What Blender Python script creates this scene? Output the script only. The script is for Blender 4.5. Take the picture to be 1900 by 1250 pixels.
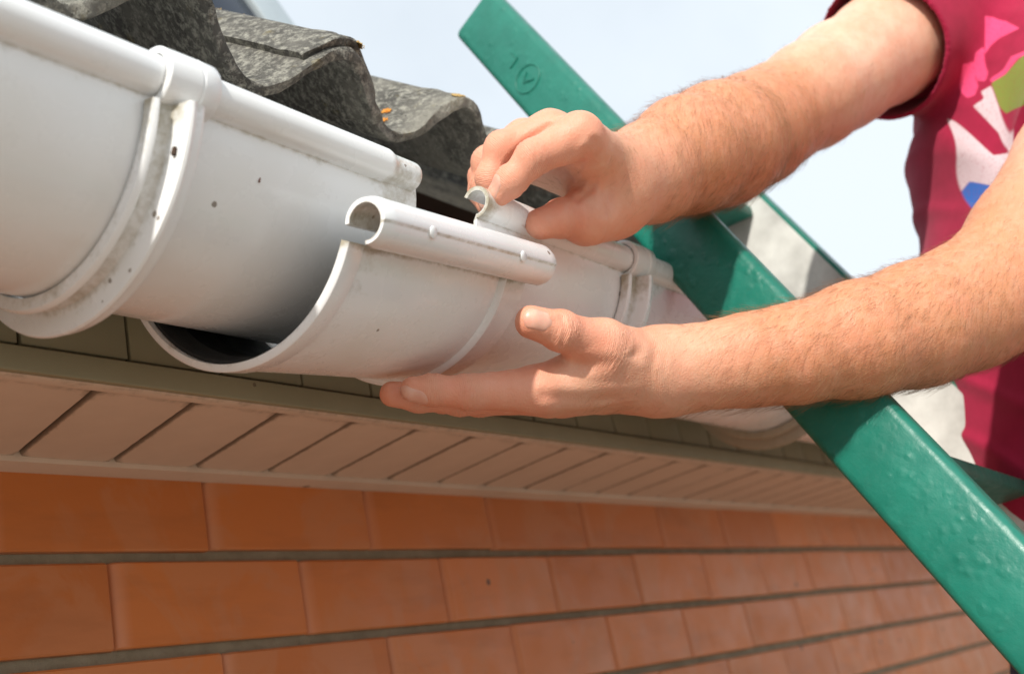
import bpy, bmesh, math, random
import numpy as np
from mathutils import Matrix, Vector
random.seed(7); rng = np.random.default_rng(7)
for o in list(bpy.data.objects): bpy.data.objects.remove(o, do_unlink=True)
scn = bpy.context.scene
COL = scn.collection

# ---------------------------------------------------------------- camera
FPX, YAW, PIT, ROLL = 2100.0, .9932, .3230, -.2130
CAM = np.array([-.697, -.9735, -.2355]) * .64
Fv = np.array([math.sin(YAW)*math.cos(PIT), math.cos(YAW)*math.cos(PIT), math.sin(PIT)])
R0 = np.array([math.cos(YAW), -math.sin(YAW), 0.]); U0 = np.cross(R0, Fv)
Rv = math.cos(ROLL)*R0 + math.sin(ROLL)*U0
Uv = -math.sin(ROLL)*R0 + math.cos(ROLL)*U0
cd = bpy.data.cameras.new('camera'); cam = bpy.data.objects.new('camera', cd); COL.objects.link(cam)
cam.matrix_world = Matrix(((Rv[0], Uv[0], -Fv[0], CAM[0]), (Rv[1], Uv[1], -Fv[1], CAM[1]), (Rv[2], Uv[2], -Fv[2], CAM[2]), (0, 0, 0, 1)))
cd.sensor_width = 36; cd.lens = 36*FPX/1900; cd.clip_start = .02; cd.clip_end = 600
cd.dof.use_dof = True; cd.dof.focus_distance = .60; cd.dof.aperture_fstop = 8.5
scn.camera = cam

# ---------------------------------------------------------------- sky, sun, exposure
SUN = np.array([-.76, -.27, .59]); SUN /= np.linalg.norm(SUN)      # towards the sun
w = bpy.data.worlds.new('World'); scn.world = w; w.use_nodes = True
nt = w.node_tree; nt.nodes.clear()
sky = nt.nodes.new('ShaderNodeTexSky'); sky.sky_type = 'NISHITA'; sky.sun_disc = False
sky.sun_elevation = math.asin(SUN[2]); sky.sun_rotation = math.atan2(SUN[0], SUN[1]); sky.dust_density = 2.0
tc = nt.nodes.new('ShaderNodeTexCoord')
cn = nt.nodes.new('ShaderNodeTexNoise'); cn.inputs['Scale'].default_value = 2.2; cn.inputs['Detail'].default_value = 6; cn.inputs['Roughness'].default_value = .55
nt.links.new(tc.outputs['Generated'], cn.inputs['Vector'])
cr = nt.nodes.new('ShaderNodeValToRGB'); cr.color_ramp.elements[0].position = .30; cr.color_ramp.elements[0].color = (.78, .78, .78, 1)
cr.color_ramp.elements[1].position = .62; cr.color_ramp.elements[1].color = (.97, .97, .97, 1)
nt.links.new(cn.outputs['Fac'], cr.inputs['Fac'])
mx = nt.nodes.new('ShaderNodeMix'); mx.data_type = 'RGBA'
nt.links.new(cr.outputs['Color'], mx.inputs['Factor']); nt.links.new(sky.outputs['Color'], mx.inputs['A'])
mx.inputs['B'].default_value = (7.5, 8.2, 8.8, 1)                  # thin bright cloud veil
bg = nt.nodes.new('ShaderNodeBackground'); bg.inputs['Strength'].default_value = .10
nt.links.new(mx.outputs['Result'], bg.inputs['Color'])
wo = nt.nodes.new('ShaderNodeOutputWorld'); nt.links.new(bg.outputs['Background'], wo.inputs['Surface'])
sl = bpy.data.lights.new('sun', 'SUN'); sl.energy = 3.9; sl.angle = math.radians(1.6); sl.color = (1, .95, .87)
so = bpy.data.objects.new('sun', sl); COL.objects.link(so)
so.rotation_euler = Vector(SUN).to_track_quat('Z', 'Y').to_euler()
scn.view_settings.view_transform = 'Standard'; scn.view_settings.look = 'None'
scn.view_settings.gamma = 1; scn.view_settings.exposure = .30

# ---------------------------------------------------------------- helpers
def P(x, y, d):
    """a point d metres deep on the line of sight of photograph point (x, y): used to measure joints"""
    return CAM + (Fv + Rv*(x-950)/FPX + Uv*(625-y)/FPX)*d

def link(name, me, mat=None, parent=None):
    o = bpy.data.objects.new(name, me); COL.objects.link(o)
    if mat is not None and not me.materials:
        for m in (mat if isinstance(mat, (list, tuple)) else [mat]): me.materials.append(m)
    if parent is not None: o.parent = parent
    return o
def mesh(name, V, F, smooth=None, attrs=None):
    me = bpy.data.meshes.new(name)
    if isinstance(V, np.ndarray): V = V.tolist()
    if isinstance(F, np.ndarray): F = F.tolist()
    me.from_pydata(V, [], F)
    if attrs:
        for k, a in attrs.items():
            a = np.asarray(a, dtype=np.float32)
            if a.ndim == 1:
                at = me.attributes.new(k, 'FLOAT', 'POINT'); at.data.foreach_set('value', a)
            else:
                at = me.attributes.new(k, 'FLOAT_COLOR', 'POINT'); at.data.foreach_set('color', np.c_[a, np.ones(len(a))].astype(np.float32).ravel())
    if smooth is not None:
        me.polygons.foreach_set('use_smooth', [True]*len(me.polygons))
        if smooth < 179: me.set_sharp_from_angle(angle=math.radians(smooth))
    me.update()
    return me
def empty(name, loc=(0, 0, 0)):
    o = bpy.data.objects.new(name, None); COL.objects.link(o); o.location = loc; o.empty_display_size = .05
    return o
def tag(o, label=None, cat=None, group=None, kind=None):
    if label: o['label'] = label
    if cat: o['category'] = cat
    if group: o['group'] = group
    if kind: o['kind'] = kind
    return o
def boxmesh(name, lo, hi, bev=0.0, seg=2):
    bm = bmesh.new(); bmesh.ops.create_cube(bm, size=1)
    lo = Vector(lo); hi = Vector(hi)
    for v in bm.verts: v.co = Vector(((lo.x+hi.x)/2+v.co.x*(hi.x-lo.x), (lo.y+hi.y)/2+v.co.y*(hi.y-lo.y), (lo.z+hi.z)/2+v.co.z*(hi.z-lo.z)))
    if bev: bmesh.ops.bevel(bm, geom=bm.edges[:], offset=bev, segments=seg, affect='EDGES', profile=.5)
    me = bpy.data.meshes.new(name); bm.to_mesh(me); bm.free()
    if bev:
        me.polygons.foreach_set('use_smooth', [True]*len(me.polygons)); me.set_sharp_from_angle(angle=math.radians(50))
    return me
def gridmesh(name, rows, closed=True, caps=True, smooth=40, attrs=None, thick_caps=None):
    """rows: array (n, m, 3): n cross-sections of m points; each cross-section a closed loop. thick_caps = m/2 makes
    the end caps a strip between an outer and an inner line"""
    rows = np.asarray(rows); n, m, _ = rows.shape
    V = rows.reshape(-1, 3); i = np.arange(n-1)[:, None]*m; j = np.arange(m)[None, :] if closed else np.arange(m-1)[None, :]
    j2 = (j+1) % m
    F = np.stack([i+j, i+j2, i+m+j2, i+m+j], -1).reshape(-1, 4).tolist()
    if caps:
        for base, rev in ((0, True), ((n-1)*m, False)):
            if thick_caps:
                h = thick_caps
                for k in range(h-1):
                    q = [base+k, base+k+1, base+m-2-k, base+m-1-k]
                    F.append(q if not rev else q[::-1])
            else:
                q = [base+k for k in range(m)]; F.append(q[::-1] if rev else q)
    return mesh(name, V, F, smooth, attrs)
def offset_loop(pl, t):
    """open polyline (k,2) -> closed loop, thickened by t to the right of its direction"""
    pl = np.asarray(pl, float); d = np.gradient(pl, axis=0); d /= np.linalg.norm(d, axis=1)[:, None]
    nr = np.c_[d[:, 1], -d[:, 0]]
    return np.r_[pl, (pl+nr*t)[::-1]]

# ---- node material helper
class Mat:
    def __init__(s, name):
        s.m = bpy.data.materials.new(name); s.m.use_nodes = True; s.t = s.m.node_tree
        s.b = s.t.nodes['Principled BSDF']; s.co = None
    def n(s, kind, **kw):
        x = s.t.nodes.new('ShaderNode'+kind)
        for k, v in kw.items():
            if k in x.inputs.keys(): x.inputs[k].default_value = v
            else: setattr(x, k, v)
        return x
    def l(s, a, b): s.t.links.new(a, b)
    def coord(s, which='Object'):
        if s.co is None: s.co = s.n('TexCoord')
        return s.co.outputs[which]
    def noise(s, scale, detail=4, rough=.55, vec=None, stretch=None, dist=0):
        x = s.n('TexNoise', Scale=scale, Detail=detail, Roughness=rough, Distortion=dist)
        v = vec if vec is not None else s.coord()
        if stretch is not None:
            mp = s.n('Mapping'); mp.inputs['Scale'].default_value = stretch; s.l(v, mp.inputs['Vector']); v = mp.outputs['Vector']
        s.l(v, x.inputs['Vector']); return x.outputs['Fac']
    def ramp(s, fac, stops, interp='LINEAR'):
        r = s.n('ValToRGB'); cr = r.color_ramp; cr.interpolation = interp
        while len(cr.elements) < len(stops): cr.elements.new(.5)
        for e, (p, c) in zip(cr.elements, stops):
            e.position = p; e.color = (c, c, c, 1) if isinstance(c, (int, float)) else (*c, 1)
        s.l(fac, r.inputs['Fac']); return r.outputs['Color']
    def mix(s, fac, a, b, mode='MIX'):
        x = s.n('Mix', data_type='RGBA', blend_type=mode)
        for v, k in ((fac, 'Factor'), (a, 'A'), (b, 'B')):
            if isinstance(v, (int, float)): x.inputs[k].default_value = v if k == 'Factor' else (v, v, v, 1)
            elif isinstance(v, tuple): x.inputs[k].default_value = (*v, 1)
            else: s.l(v, x.inputs[k])
        return x.outputs['Result']
    def math(s, op, a, b=None, clamp=False):
        x = s.n('Math', operation=op); x.use_clamp = clamp
        for i, v in enumerate((a, b)):
            if v is None: continue
            if isinstance(v, (int, float)): x.inputs[i].default_value = v
            else: s.l(v, x.inputs[i])
        return x.outputs[0]
    def attr(s, name, out='Fac'):
        return s.n('Attribute', attribute_name=name).outputs[out]
    def bump(s, h, strength=.3, dist=.001):
        b = s.n('Bump', Strength=strength, Distance=dist); s.l(h, b.inputs['Height']); s.l(b.outputs['Normal'], s.b.inputs['Normal']); return b
    def base(s, c):
        if isinstance(c, tuple): s.b.inputs['Base Color'].default_value = (*c, 1)
        else: s.l(c, s.b.inputs['Base Color'])
    def rough(s, r):
        if isinstance(r, (int, float)): s.b.inputs['Roughness'].default_value = r
        else: s.l(r, s.b.inputs['Roughness'])
    def spec(s, v): s.b.inputs['Specular IOR Level'].default_value = v

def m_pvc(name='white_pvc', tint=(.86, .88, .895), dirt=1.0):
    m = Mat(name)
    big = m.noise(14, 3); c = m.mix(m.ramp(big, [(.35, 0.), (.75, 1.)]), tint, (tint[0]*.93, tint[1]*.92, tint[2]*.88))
    # scattered specks of dirt
    vo = m.n('TexVoronoi', Scale=95.0, Randomness=1.0); m.l(m.coord(), vo.inputs['Vector'])
    pick = m.math('GREATER_THAN', m.n('SeparateColor').outputs[0], .0)
    sc = m.n('SeparateColor'); m.l(vo.outputs['Color'], sc.inputs['Color'])
    few = m.math('GREATER_THAN', sc.outputs[0], .87)
    size = m.math('MULTIPLY', sc.outputs[1], .20)
    wob = m.math('MULTIPLY', m.noise(900, 2), .08)
    dot = m.math('LESS_THAN', m.math('ADD', vo.outputs['Distance'], wob), size)
    sp = m.math('MULTIPLY', few, dot)
    c = m.mix(m.math('MULTIPLY', sp, .8*dirt), c, (.13, .085, .05))
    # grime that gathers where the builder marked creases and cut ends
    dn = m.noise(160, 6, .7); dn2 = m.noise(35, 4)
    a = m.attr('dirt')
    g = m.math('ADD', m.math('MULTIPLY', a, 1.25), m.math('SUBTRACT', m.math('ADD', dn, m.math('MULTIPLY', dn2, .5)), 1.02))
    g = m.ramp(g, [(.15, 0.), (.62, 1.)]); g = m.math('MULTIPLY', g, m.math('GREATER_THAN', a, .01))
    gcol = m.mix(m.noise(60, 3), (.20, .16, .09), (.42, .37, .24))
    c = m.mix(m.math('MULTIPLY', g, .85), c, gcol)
    # faint streaks of old water marks
    st = m.ramp(m.noise(30, 5, .6, stretch=(.25, 1, 1)), [(.55, 0.), (.8, 1.)])
    c = m.mix(m.math('MULTIPLY', st, .12), c, (.55, .52, .44))
    m.base(c); m.rough(m.ramp(m.noise(50, 4), [(.3, .22), (.7, .34)])); m.spec(.5)
    m.b.inputs['Coat Weight'].default_value = .35; m.b.inputs['Coat Roughness'].default_value = .12
    m.bump(m.noise(120, 2), .012, .0002)
    return m.m
def m_brick():
    m = Mat('orange_glazed_brick'); oi = m.n('ObjectInfo').outputs['Random']
    c = m.mix(oi, (.66, .200, .044), (.53, .155, .034))
    ofs = m.n('VectorMath', operation='ADD'); m.l(m.coord(), ofs.inputs[0]); 
    mul = m.n('VectorMath', operation='SCALE'); mul.inputs['Scale'].default_value = 37.0
    cmb = m.n('CombineXYZ'); m.l(oi, cmb.inputs[0]); m.l(oi, cmb.inputs[1]); m.l(cmb.outputs[0], mul.inputs[0]); m.l(mul.outputs[0], ofs.inputs[1])
    v = ofs.outputs[0]
    bl = m.ramp(m.noise(11, 5, .6, vec=v, dist=.6), [(.50, 0.), (.56, 1.)])
    c = m.mix(m.math('MULTIPLY', bl, .38), c, (.56, .235, .105))
    ed = m.ramp(m.noise(40, 5, .65, vec=v), [(.58, 0.), (.75, 1.)])
    c = m.mix(m.math('MULTIPLY', ed, .25), c, (.46, .20, .095))
    st = m.ramp(m.noise(22, 4, .6, vec=v, stretch=(.3, 1, 1.6)), [(.5, 0.), (.8, 1.)])
    c = m.mix(m.math('MULTIPLY', st, .5), c, (.34, .105, .03))
    vo = m.n('TexVoronoi', Scale=45.0); m.l(v, vo.inputs['Vector']); sc = m.n('SeparateColor'); m.l(vo.outputs['Color'], sc.inputs['Color'])
    sp = m.math('MULTIPLY', m.math('GREATER_THAN', sc.outputs[0], .86), m.math('LESS_THAN', m.math('ADD', vo.outputs['Distance'], m.math('MULTIPLY', m.noise(300, 2, vec=v), .05)), m.math('MULTIPLY', sc.outputs[1], .20)))
    c = m.mix(m.math('MULTIPLY', sp, .8), c, (.06, .035, .025))
    c = m.mix(m.math('MULTIPLY', m.attr('edge'), .55), c, (.66, .30, .17))
    m.base(c); m.rough(m.ramp(m.noise(30, 4, vec=v), [(.3, .36), (.75, .55)])); m.spec(.45)
    m.bump(m.math('ADD', m.noise(45, 4, .6, vec=v), m.math('MULTIPLY', m.noise(420, 4, .7, vec=v), .3)), .22, .0016)
    return m.m
def m_simple(name, c1, c2, scale=30, rough=(.5, .7), bump=.15, bscale=200, bdist=.0006, metallic=0, stretch=None, spots=None, attr_dirt=False):
    m = Mat(name)
    c = m.mix(m.ramp(m.noise(scale, 5, .6, stretch=stretch), [(.35, 0.), (.68, 1.)]), c1, c2)
    if spots:
        vo = m.n('TexVoronoi', Scale=spots[1]); m.l(m.coord(), vo.inputs['Vector']); sc = m.n('SeparateColor'); m.l(vo.outputs['Color'], sc.inputs['Color'])
        sp = m.math('MULTIPLY', m.math('GREATER_THAN', sc.outputs[0], .86), m.math('LESS_THAN', m.math('ADD', vo.outputs['Distance'], m.math('MULTIPLY', m.noise(spots[1]*8, 2), .07)), m.math('MULTIPLY', sc.outputs[1], .22)))
        c = m.mix(m.math('MULTIPLY', sp, .8), c, spots[0])
    if attr_dirt:
        a = m.attr('dirt'); g = m.ramp(m.math('ADD', a, m.math('SUBTRACT', m.noise(90, 5, .7), .75)), [(.1, 0.), (.55, 1.)])
        c = m.mix(m.math('MULTIPLY', g, .7), c, (.11, .075, .045))
    m.base(c); m.rough(m.ramp(m.noise(scale*2, 3), [(.3, rough[0]), (.7, rough[1])])); m.b.inputs['Metallic'].default_value = metallic
    if bump: m.bump(m.noise(bscale, 5, .6), bump, bdist)
    return m.m
def m_roof():
    m = Mat('weathered_cement_sheet')
    n1 = m.noise(26, 6, .65); n2 = m.noise(190, 6, .75); n3 = m.noise(9, 4, .6)
    c = m.mix(m.ramp(n1, [(.32, 0.), (.68, 1.)]), (.062, .060, .056), (.165, .158, .14))
    c = m.mix(m.ramp(n2, [(.47, 0.), (.62, 1.)]), c, (.36, .35, .30), 'MIX')
    c = m.mix(m.math('MULTIPLY', m.ramp(n3, [(.48, 0.), (.62, 1.)]), .6), c, (.33, .315, .265))
    li = m.ramp(m.noise(48, 5, .7), [(.60, 0.), (.70, 1.)]); c = m.mix(m.math('MULTIPLY', li, .55), c, (.20, .16, .065))
    vo = m.n('TexVoronoi', Scale=11.0); m.l(m.coord(), vo.inputs['Vector']); sc = m.n('SeparateColor'); m.l(vo.outputs['Color'], sc.inputs['Color'])
    sp = m.math('MULTIPLY', m.math('GREATER_THAN', sc.outputs[0], .72), m.math('LESS_THAN', m.math('ADD', vo.outputs['Distance'], m.math('MULTIPLY', m.noise(120, 4, .7), .26)), .24))
    c = m.mix(sp, c, (.62, .22, .035))
    dk = m.ramp(m.noise(330, 4, .7), [(.30, 1.), (.42, 0.)]); c = m.mix(m.math('MULTIPLY', dk, .75), c, (.025, .024, .022))
    m.base(c); m.rough(.92); m.spec(.2)
    h = m.math('ADD', m.math('MULTIPLY', m.noise(320, 6, .7), .8), m.math('MULTIPLY', m.noise(120, 5, .7, stretch=(1, .35, .35)), 1.2))
    m.bump(h, 1.0, .0032)
    return m.m
def m_skin():
    m = Mat('skin')
    tan = m.attr('tan'); red = m.attr('red')
    c = m.mix(tan, (.76, .455, .33), (.585, .255, .130))
    mo = m.ramp(m.noise(55, 5, .6), [(.38, 0.), (.62, 1.)]); c = m.mix(m.math('MULTIPLY', mo, .42), c, (.68, .27, .165))
    bl = m.ramp(m.noise(140, 4, .6), [(.45, 0.), (.75, 1.)]); c = m.mix(m.math('MULTIPLY', bl, .22), c, (.80, .50, .36))
    c = m.mix(m.math('MULTIPLY', red, .68), c, (.74, .21, .125))
    vo = m.n('TexVoronoi', Scale=24.0); m.l(m.coord(), vo.inputs['Vector']); sc = m.n('SeparateColor'); m.l(vo.outputs['Color'], sc.inputs['Color'])
    sp = m.math('MULTIPLY', m.math('GREATER_THAN', sc.outputs[0], .86), m.math('LESS_THAN', vo.outputs['Distance'], m.math('MULTIPLY', sc.outputs[1], .042)))
    c = m.mix(m.math('MULTIPLY', sp, .7), c, (.28, .10, .05))
    m.base(c); m.rough(m.ramp(m.noise(160, 3), [(.3, .44), (.7, .58)])); m.spec(.42)
    m.b.inputs['Subsurface Weight'].default_value = .22
    m.b.inputs['Subsurface Radius'].default_value = (1.0, .35, .2); m.b.inputs['Subsurface Scale'].default_value = .004
    v2 = m.n('TexVoronoi', Scale=520.0, feature='DISTANCE_TO_EDGE'); m.l(m.coord(), v2.inputs['Vector'])
    h = m.math('ADD', m.math('MULTIPLY', v2.outputs['Distance'], .8), m.math('MULTIPLY', m.noise(260, 5, .65), .9))
    ph = m.math('ADD', m.math('MULTIPLY', m.attr('crease'), 32.0), m.math('MULTIPLY', m.noise(330, 2), 5.0))
    cw = m.attr('crease_w')
    h = m.math('ADD', h, m.math('MULTIPLY', m.math('POWER', m.math('ABSOLUTE', m.math('SINE', ph)), .5), m.math('MULTIPLY', cw, 1.6)))
    m.bump(h, .38, .0008)
    return m.m
def m_shirt():
    m = Mat('crimson_jersey')
    c = m.mix(m.ramp(m.noise(60, 5, .65), [(.3, 0.), (.7, 1.)]), (.37, .014, .055), (.30, .011, .043))
    fl = m.math('ADD', m.math('MULTIPLY', m.ramp(m.noise(420, 4, .7), [(.34, 0.), (.46, 1.)]), .35), .65)
    for nm, colr in (('pink', (.80, .075, .20)), ('green', (.21, .25, .045)), ('white', (.66, .52, .55)), ('blue', (.035, .14, .50))):
        k = m.ramp(m.math('ADD', m.attr('print_'+nm), .5), [(.46, 0.), (.54, 1.)])
        c = m.mix(m.math('MULTIPLY', k, fl), c, colr)
    m.base(c); m.rough(.85); m.spec(.2)
    m.b.inputs['Sheen Weight'].default_value = .10; m.b.inputs['Sheen Roughness'].default_value = .5
    m.bump(m.noise(900, 3, .6, stretch=(1, 1, .5)), .25, .0005)
    return m.m
PVC = m_pvc(); PVC2 = m_pvc('aged_white_pvc', (.76, .76, .72), 1.0)
BRICK = m_brick(); ROOF = m_roof(); SKIN = m_skin(); SHIRT = m_shirt()
MORTAR = m_simple('grey_mortar', (.25, .212, .14), (.34, .29, .20), 60, (.9, .95), .7, 300, .002)
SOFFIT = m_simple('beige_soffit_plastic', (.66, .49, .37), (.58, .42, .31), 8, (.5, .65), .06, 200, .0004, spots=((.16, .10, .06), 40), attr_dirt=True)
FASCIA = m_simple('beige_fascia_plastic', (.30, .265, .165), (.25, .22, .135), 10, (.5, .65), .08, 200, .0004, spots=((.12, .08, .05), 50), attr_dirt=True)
SLOT = m_simple('dark_void_board', (.022, .018, .015), (.035, .03, .024), 30, (.9, .95), .2)
TIMBER = m_simple('dark_weathered_timber', (.055, .030, .020), (.11, .06, .04), 14, (.8, .95), .5, 60, .002, stretch=(.15, 1, 1))
def m_green():
    m = Mat('green_gloss_paint')
    c = m.mix(m.ramp(m.noise(40, 5, .6), [(.35, 0.), (.7, 1.)]), (.006, .135, .095), (.010, .172, .122))
    rs = m.ramp(m.noise(210, 5, .75), [(.74, 0.), (.78, 1.)]); c = m.mix(m.math('MULTIPLY', rs, .8), c, (.17, .07, .035))
    m.base(c); m.rough(m.ramp(m.noise(90, 3), [(.3, .32), (.7, .5)])); m.spec(.5)
    vo = m.n('TexVoronoi', Scale=140.0, feature='SMOOTH_F1'); m.l(m.coord(), vo.inputs['Vector'])
    drop = m.ramp(vo.outputs['Distance'], [(.0, 1.), (.45, 0.)])
    drop = m.math('MULTIPLY', drop, m.ramp(m.noise(45, 3), [(.48, 0.), (.6, 1.)]))
    h = m.math('ADD', m.math('MULTIPLY', m.noise(110, 5, .6), .8), m.math('MULTIPLY', drop, .9))
    m.bump(h, .42, .0016)
    return m.m
GREEN = m_green()
WHITEIN = m_simple('dirty_white_primer', (.62, .62, .58), (.34, .335, .31), 16, (.6, .8), .2)
HAIRM = m_simple('arm_hair_brown', (.20, .095, .040), (.36, .20, .09), 50, (.45, .55), 0)
NAIL = Mat('fingernail_keratin')
NAIL.base(NAIL.mix(NAIL.ramp(NAIL.noise(180, 3), [(.3, 0.), (.7, 1.)]), (.68, .33, .24), (.74, .42, .32))); NAIL.rough(.36); NAIL.spec(.4)
NAIL.b.inputs['Subsurface Weight'].default_value = .15; NAIL.b.inputs['Subsurface Scale'].default_value = .003
NAIL = NAIL.m
GROUND = m_simple('dry_sandy_paving', (.295, .25, .205), (.245, .205, .165), 1.5, (.9, .95), .4, 8, .01)
DENIM = m_simple('dark_blue_denim', (.03, .05, .11), (.05, .075, .15), 30, (.85, .95), .4, 700, .0005)
LEATHER = m_simple('brown_leather', (.07, .04, .025), (.11, .06, .035), 40, (.5, .7), .3)
HEADHAIR = m_simple('dark_brown_hair', (.035, .02, .012), (.07, .04, .022), 80, (.5, .7), .6, 200, .002)
BUG = m_simple('dark_debris', (.035, .022, .016), (.09, .05, .03), 300, (.7, .9), .5, 900, .0005)
NAVY = m_simple('dark_blue_glass', (.010, .018, .035), (.016, .026, .05), 10, (.12, .2), 0)
ALU = m_simple('pale_metal_trim', (.55, .62, .65), (.48, .55, .58), 10, (.35, .5), .1, metallic=.3)

# ---------------------------------------------------------------- ground
gz = -2.35
me = mesh('ground', [(-250, -250, gz), (250, -250, gz), (250, 250, gz), (-250, 250, gz)], [(0, 1, 2, 3)])
tag(link('ground', me, GROUND), kind='structure')

# ---------------------------------------------------------------- house
house = empty('brick_house', (1.6, .15, gz))
tag(house, 'orange glazed brick house with beige boarded eaves and grey corrugated roof', 'house')
def part(name, me, mat, parent, label=None):
    o = link(name, me, mat, parent)
    if parent is house: o.matrix_parent_inverse = Matrix.Translation(-Vector(house.location))
    if label: o['label'] = label
    return o
X0, X1 = -.75, 4.2
wall = part('wall', boxmesh('wall', (X0, .0065, -.66), (X1, .24, .105)), MORTAR, house)
PITCH, CH = .256*.64, .0976*.64
BJ, PJ = .0078, .0022
def brick_mesh(L, H, seed):
    r = random.Random(seed)
    D = .02; bl, br, bz = .0085, .0022, .0012         # bullnose left edge, softer right edge, small top and bottom arris
    prof = []
    for k in range(8):
        a = math.pi/2*k/7; prof.append((-L/2+bl*(1-math.sin(a)), -(D)+bl*.75*(1-math.cos(a))))
    prof = prof[::-1]
    prof += [(-L/2+bl*1.05, -D), (-L/2+.0125, -D)]
    for k in range(5):
        a = math.pi/2*k/4; prof.append((L/2-br*(1-math.sin(a)), -D+br*.8*(1-math.cos(a))))
    prof = [(-L/2, .0)] + prof + [(L/2, .0)]
    rows = []
    for z, ins in ((-H/2, bz), (-H/2+bz, .0), (H/2-bz, .0), (H/2, bz)):
        rows.append([(x*(1-ins/L*.6), y+ins*(1 if y < -.004 else 0), z+r.uniform(-.0003, .0003)) for x, y in prof])
    ed = [max(0., 1-max(0, x+L/2-.0005)/.011)**.8 if i_ > 0 else 0. for i_, (x, y) in enumerate(prof)]
    return gridmesh('brick', rows, closed=True, caps=True, smooth=32, attrs={'edge': ed*4})
bricks = [brick_mesh(PITCH-PJ, CH-BJ, s) for s in range(6)]
for b in bricks: b.materials.append(BRICK)
for row in range(-9, 1):
    zc = (row+.5)*CH
    off = 0 if row % 2 else .5
    for i in range(-4, 22):
        xc = (i+.5+off)*PITCH
        if xc < X0+.02 or xc > X1-.1: continue
        o = part('brick', random.choice(bricks), None, wall)
        o.location = (xc-.0045+random.uniform(-.0006, .0006), .0195+random.uniform(-.0009, .0009), zc+random.uniform(-.0007, .0007))
        o.rotation_euler = (random.uniform(-.004, .004), random.uniform(-.002, .002), random.uniform(-.004, .004))
        # bricks are children of the wall, whose own origin is the world's: undo the house offset
        # (the wall part carries it already)
lowm = Mat('far_brickwork'); bt = lowm.n('TexBrick'); lowm.l(lowm.coord(), bt.inputs['Vector'])
bt.inputs['Scale'].default_value = 1; bt.inputs['Brick Width'].default_value = PITCH; bt.inputs['Row Height'].default_value = CH; bt.inputs['Mortar Size'].default_value = .004
bt.inputs['Color1'].default_value = (.42, .15, .06, 1); bt.inputs['Color2'].default_value = (.36, .125, .05, 1); bt.inputs['Mortar'].default_value = (.22, .2, .16, 1)
mpn = lowm.n('Mapping'); mpn.inputs['Rotation'].default_value = (math.radians(-90), 0, 0); lowm.l(lowm.coord(), mpn.inputs['Vector']); lowm.l(mpn.outputs[0], bt.inputs['Vector'])
lowm.base(bt.outputs['Color']); lowm.rough(.5)
part('lower_wall', boxmesh('lower_wall', (X0, .002, gz-.05), (X1, .24, -9*CH-.004)), lowm.m, house)

# ---- soffit
ZS, YF = .0563, -.147
SKEW = .20
soffit = part('soffit', boxmesh('soffit', (X0, YF+.004, ZS+.012), (X1, .006, ZS+.020)), SLOT, house)
SP = .0645
def plank_mesh(seed):
    r = random.Random(seed); w_ = SP-.0036
    y0, y1 = -.0200, YF+.0085
    ny = 24; prof = [(-w_/2-.0004, .0075), (-w_/2-.0004, .0030), (-w_/2, .0013), (-w_/2+.0010, .0), (-w_/2+.006, -.0004), (0, -.0006), (w_/2-.006, -.0004), (w_/2-.0009, .0), (w_/2, .0012), (w_/2, .0075)]
    rows = []; dirt = []
    for k in range(ny+1):
        t = k/ny; y = y0+(y1-y0)*t
        sag = r.uniform(-.00012, .00012)
        rows.append([(x+SKEW*y, y, z+sag) for x, z in prof])
        e = max(0, 1-t/.06)*1.2+max(0, 1-(1-t)/.16)*1.25
        dirt += [min(1, e*.5+(.40 if abs(x) > w_/2-.002 else 0)+(1. if z > .0011 else 0)) for x, z in prof]  # dirt at the plank ends; side faces along the gaps darkened in full
    return gridmesh('soffit_plank', rows, smooth=40, attrs={'dirt': dirt})
pms = [plank_mesh(s) for s in range(4)]
for p_ in pms: p_.materials.append(SOFFIT)
i = 0; x = -.0645*8+.093
slot_x = -.0121*.64   # a slot that meets the wall trim here
k = -12
while k < 62:
    o = part('soffit_plank', pms[k % 4], None, soffit)
    o.location = (-.0168*.64 + SP*(k+.5) + .004, 0, ZS + random.uniform(-.0003, .0003))
    k += 1
# trims: wall side channel and the front edge channel
def strip(name, prof, x0, x1, mat, parent, n=60, dirtf=None, smooth=40, label=None):
    rows = []; dirt = []
    for x in np.linspace(x0, x1, n):
        rows.append([(x, y, z) for y, z in prof])
        dirt += [dirtf(j) if dirtf else 0 for j in range(len(prof))]
    return part(name, gridmesh(name, rows, smooth=smooth, attrs={'dirt': dirt}), mat, parent, label)
strip('wall_trim', [(.0010, ZS-.0012), (.0005, ZS-.0035), (-.0100, ZS-.0040), (-.0205, ZS-.0034), (-.0215, ZS-.0012), (-.0215, ZS+.008), (.0010, ZS+.008)][::-1], X0, X1, SOFFIT, soffit, dirtf=lambda j: .25)
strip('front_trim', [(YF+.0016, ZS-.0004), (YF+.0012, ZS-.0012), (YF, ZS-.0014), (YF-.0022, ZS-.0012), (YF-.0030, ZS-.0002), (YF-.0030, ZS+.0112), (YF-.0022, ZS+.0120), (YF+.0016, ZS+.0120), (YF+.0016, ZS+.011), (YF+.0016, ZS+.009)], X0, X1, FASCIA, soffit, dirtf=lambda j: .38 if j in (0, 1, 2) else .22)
strip('front_flange', [(YF+.0110, ZS-.0006), (YF+.0105, ZS-.0016), (YF+.0035, ZS-.0018), (YF+.0022, ZS-.0010), (YF+.0022, ZS+.008), (YF+.0110, ZS+.008)], X0, X1, SOFFIT, soffit, dirtf=lambda j: .42 if j > 1 else .25)
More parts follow.
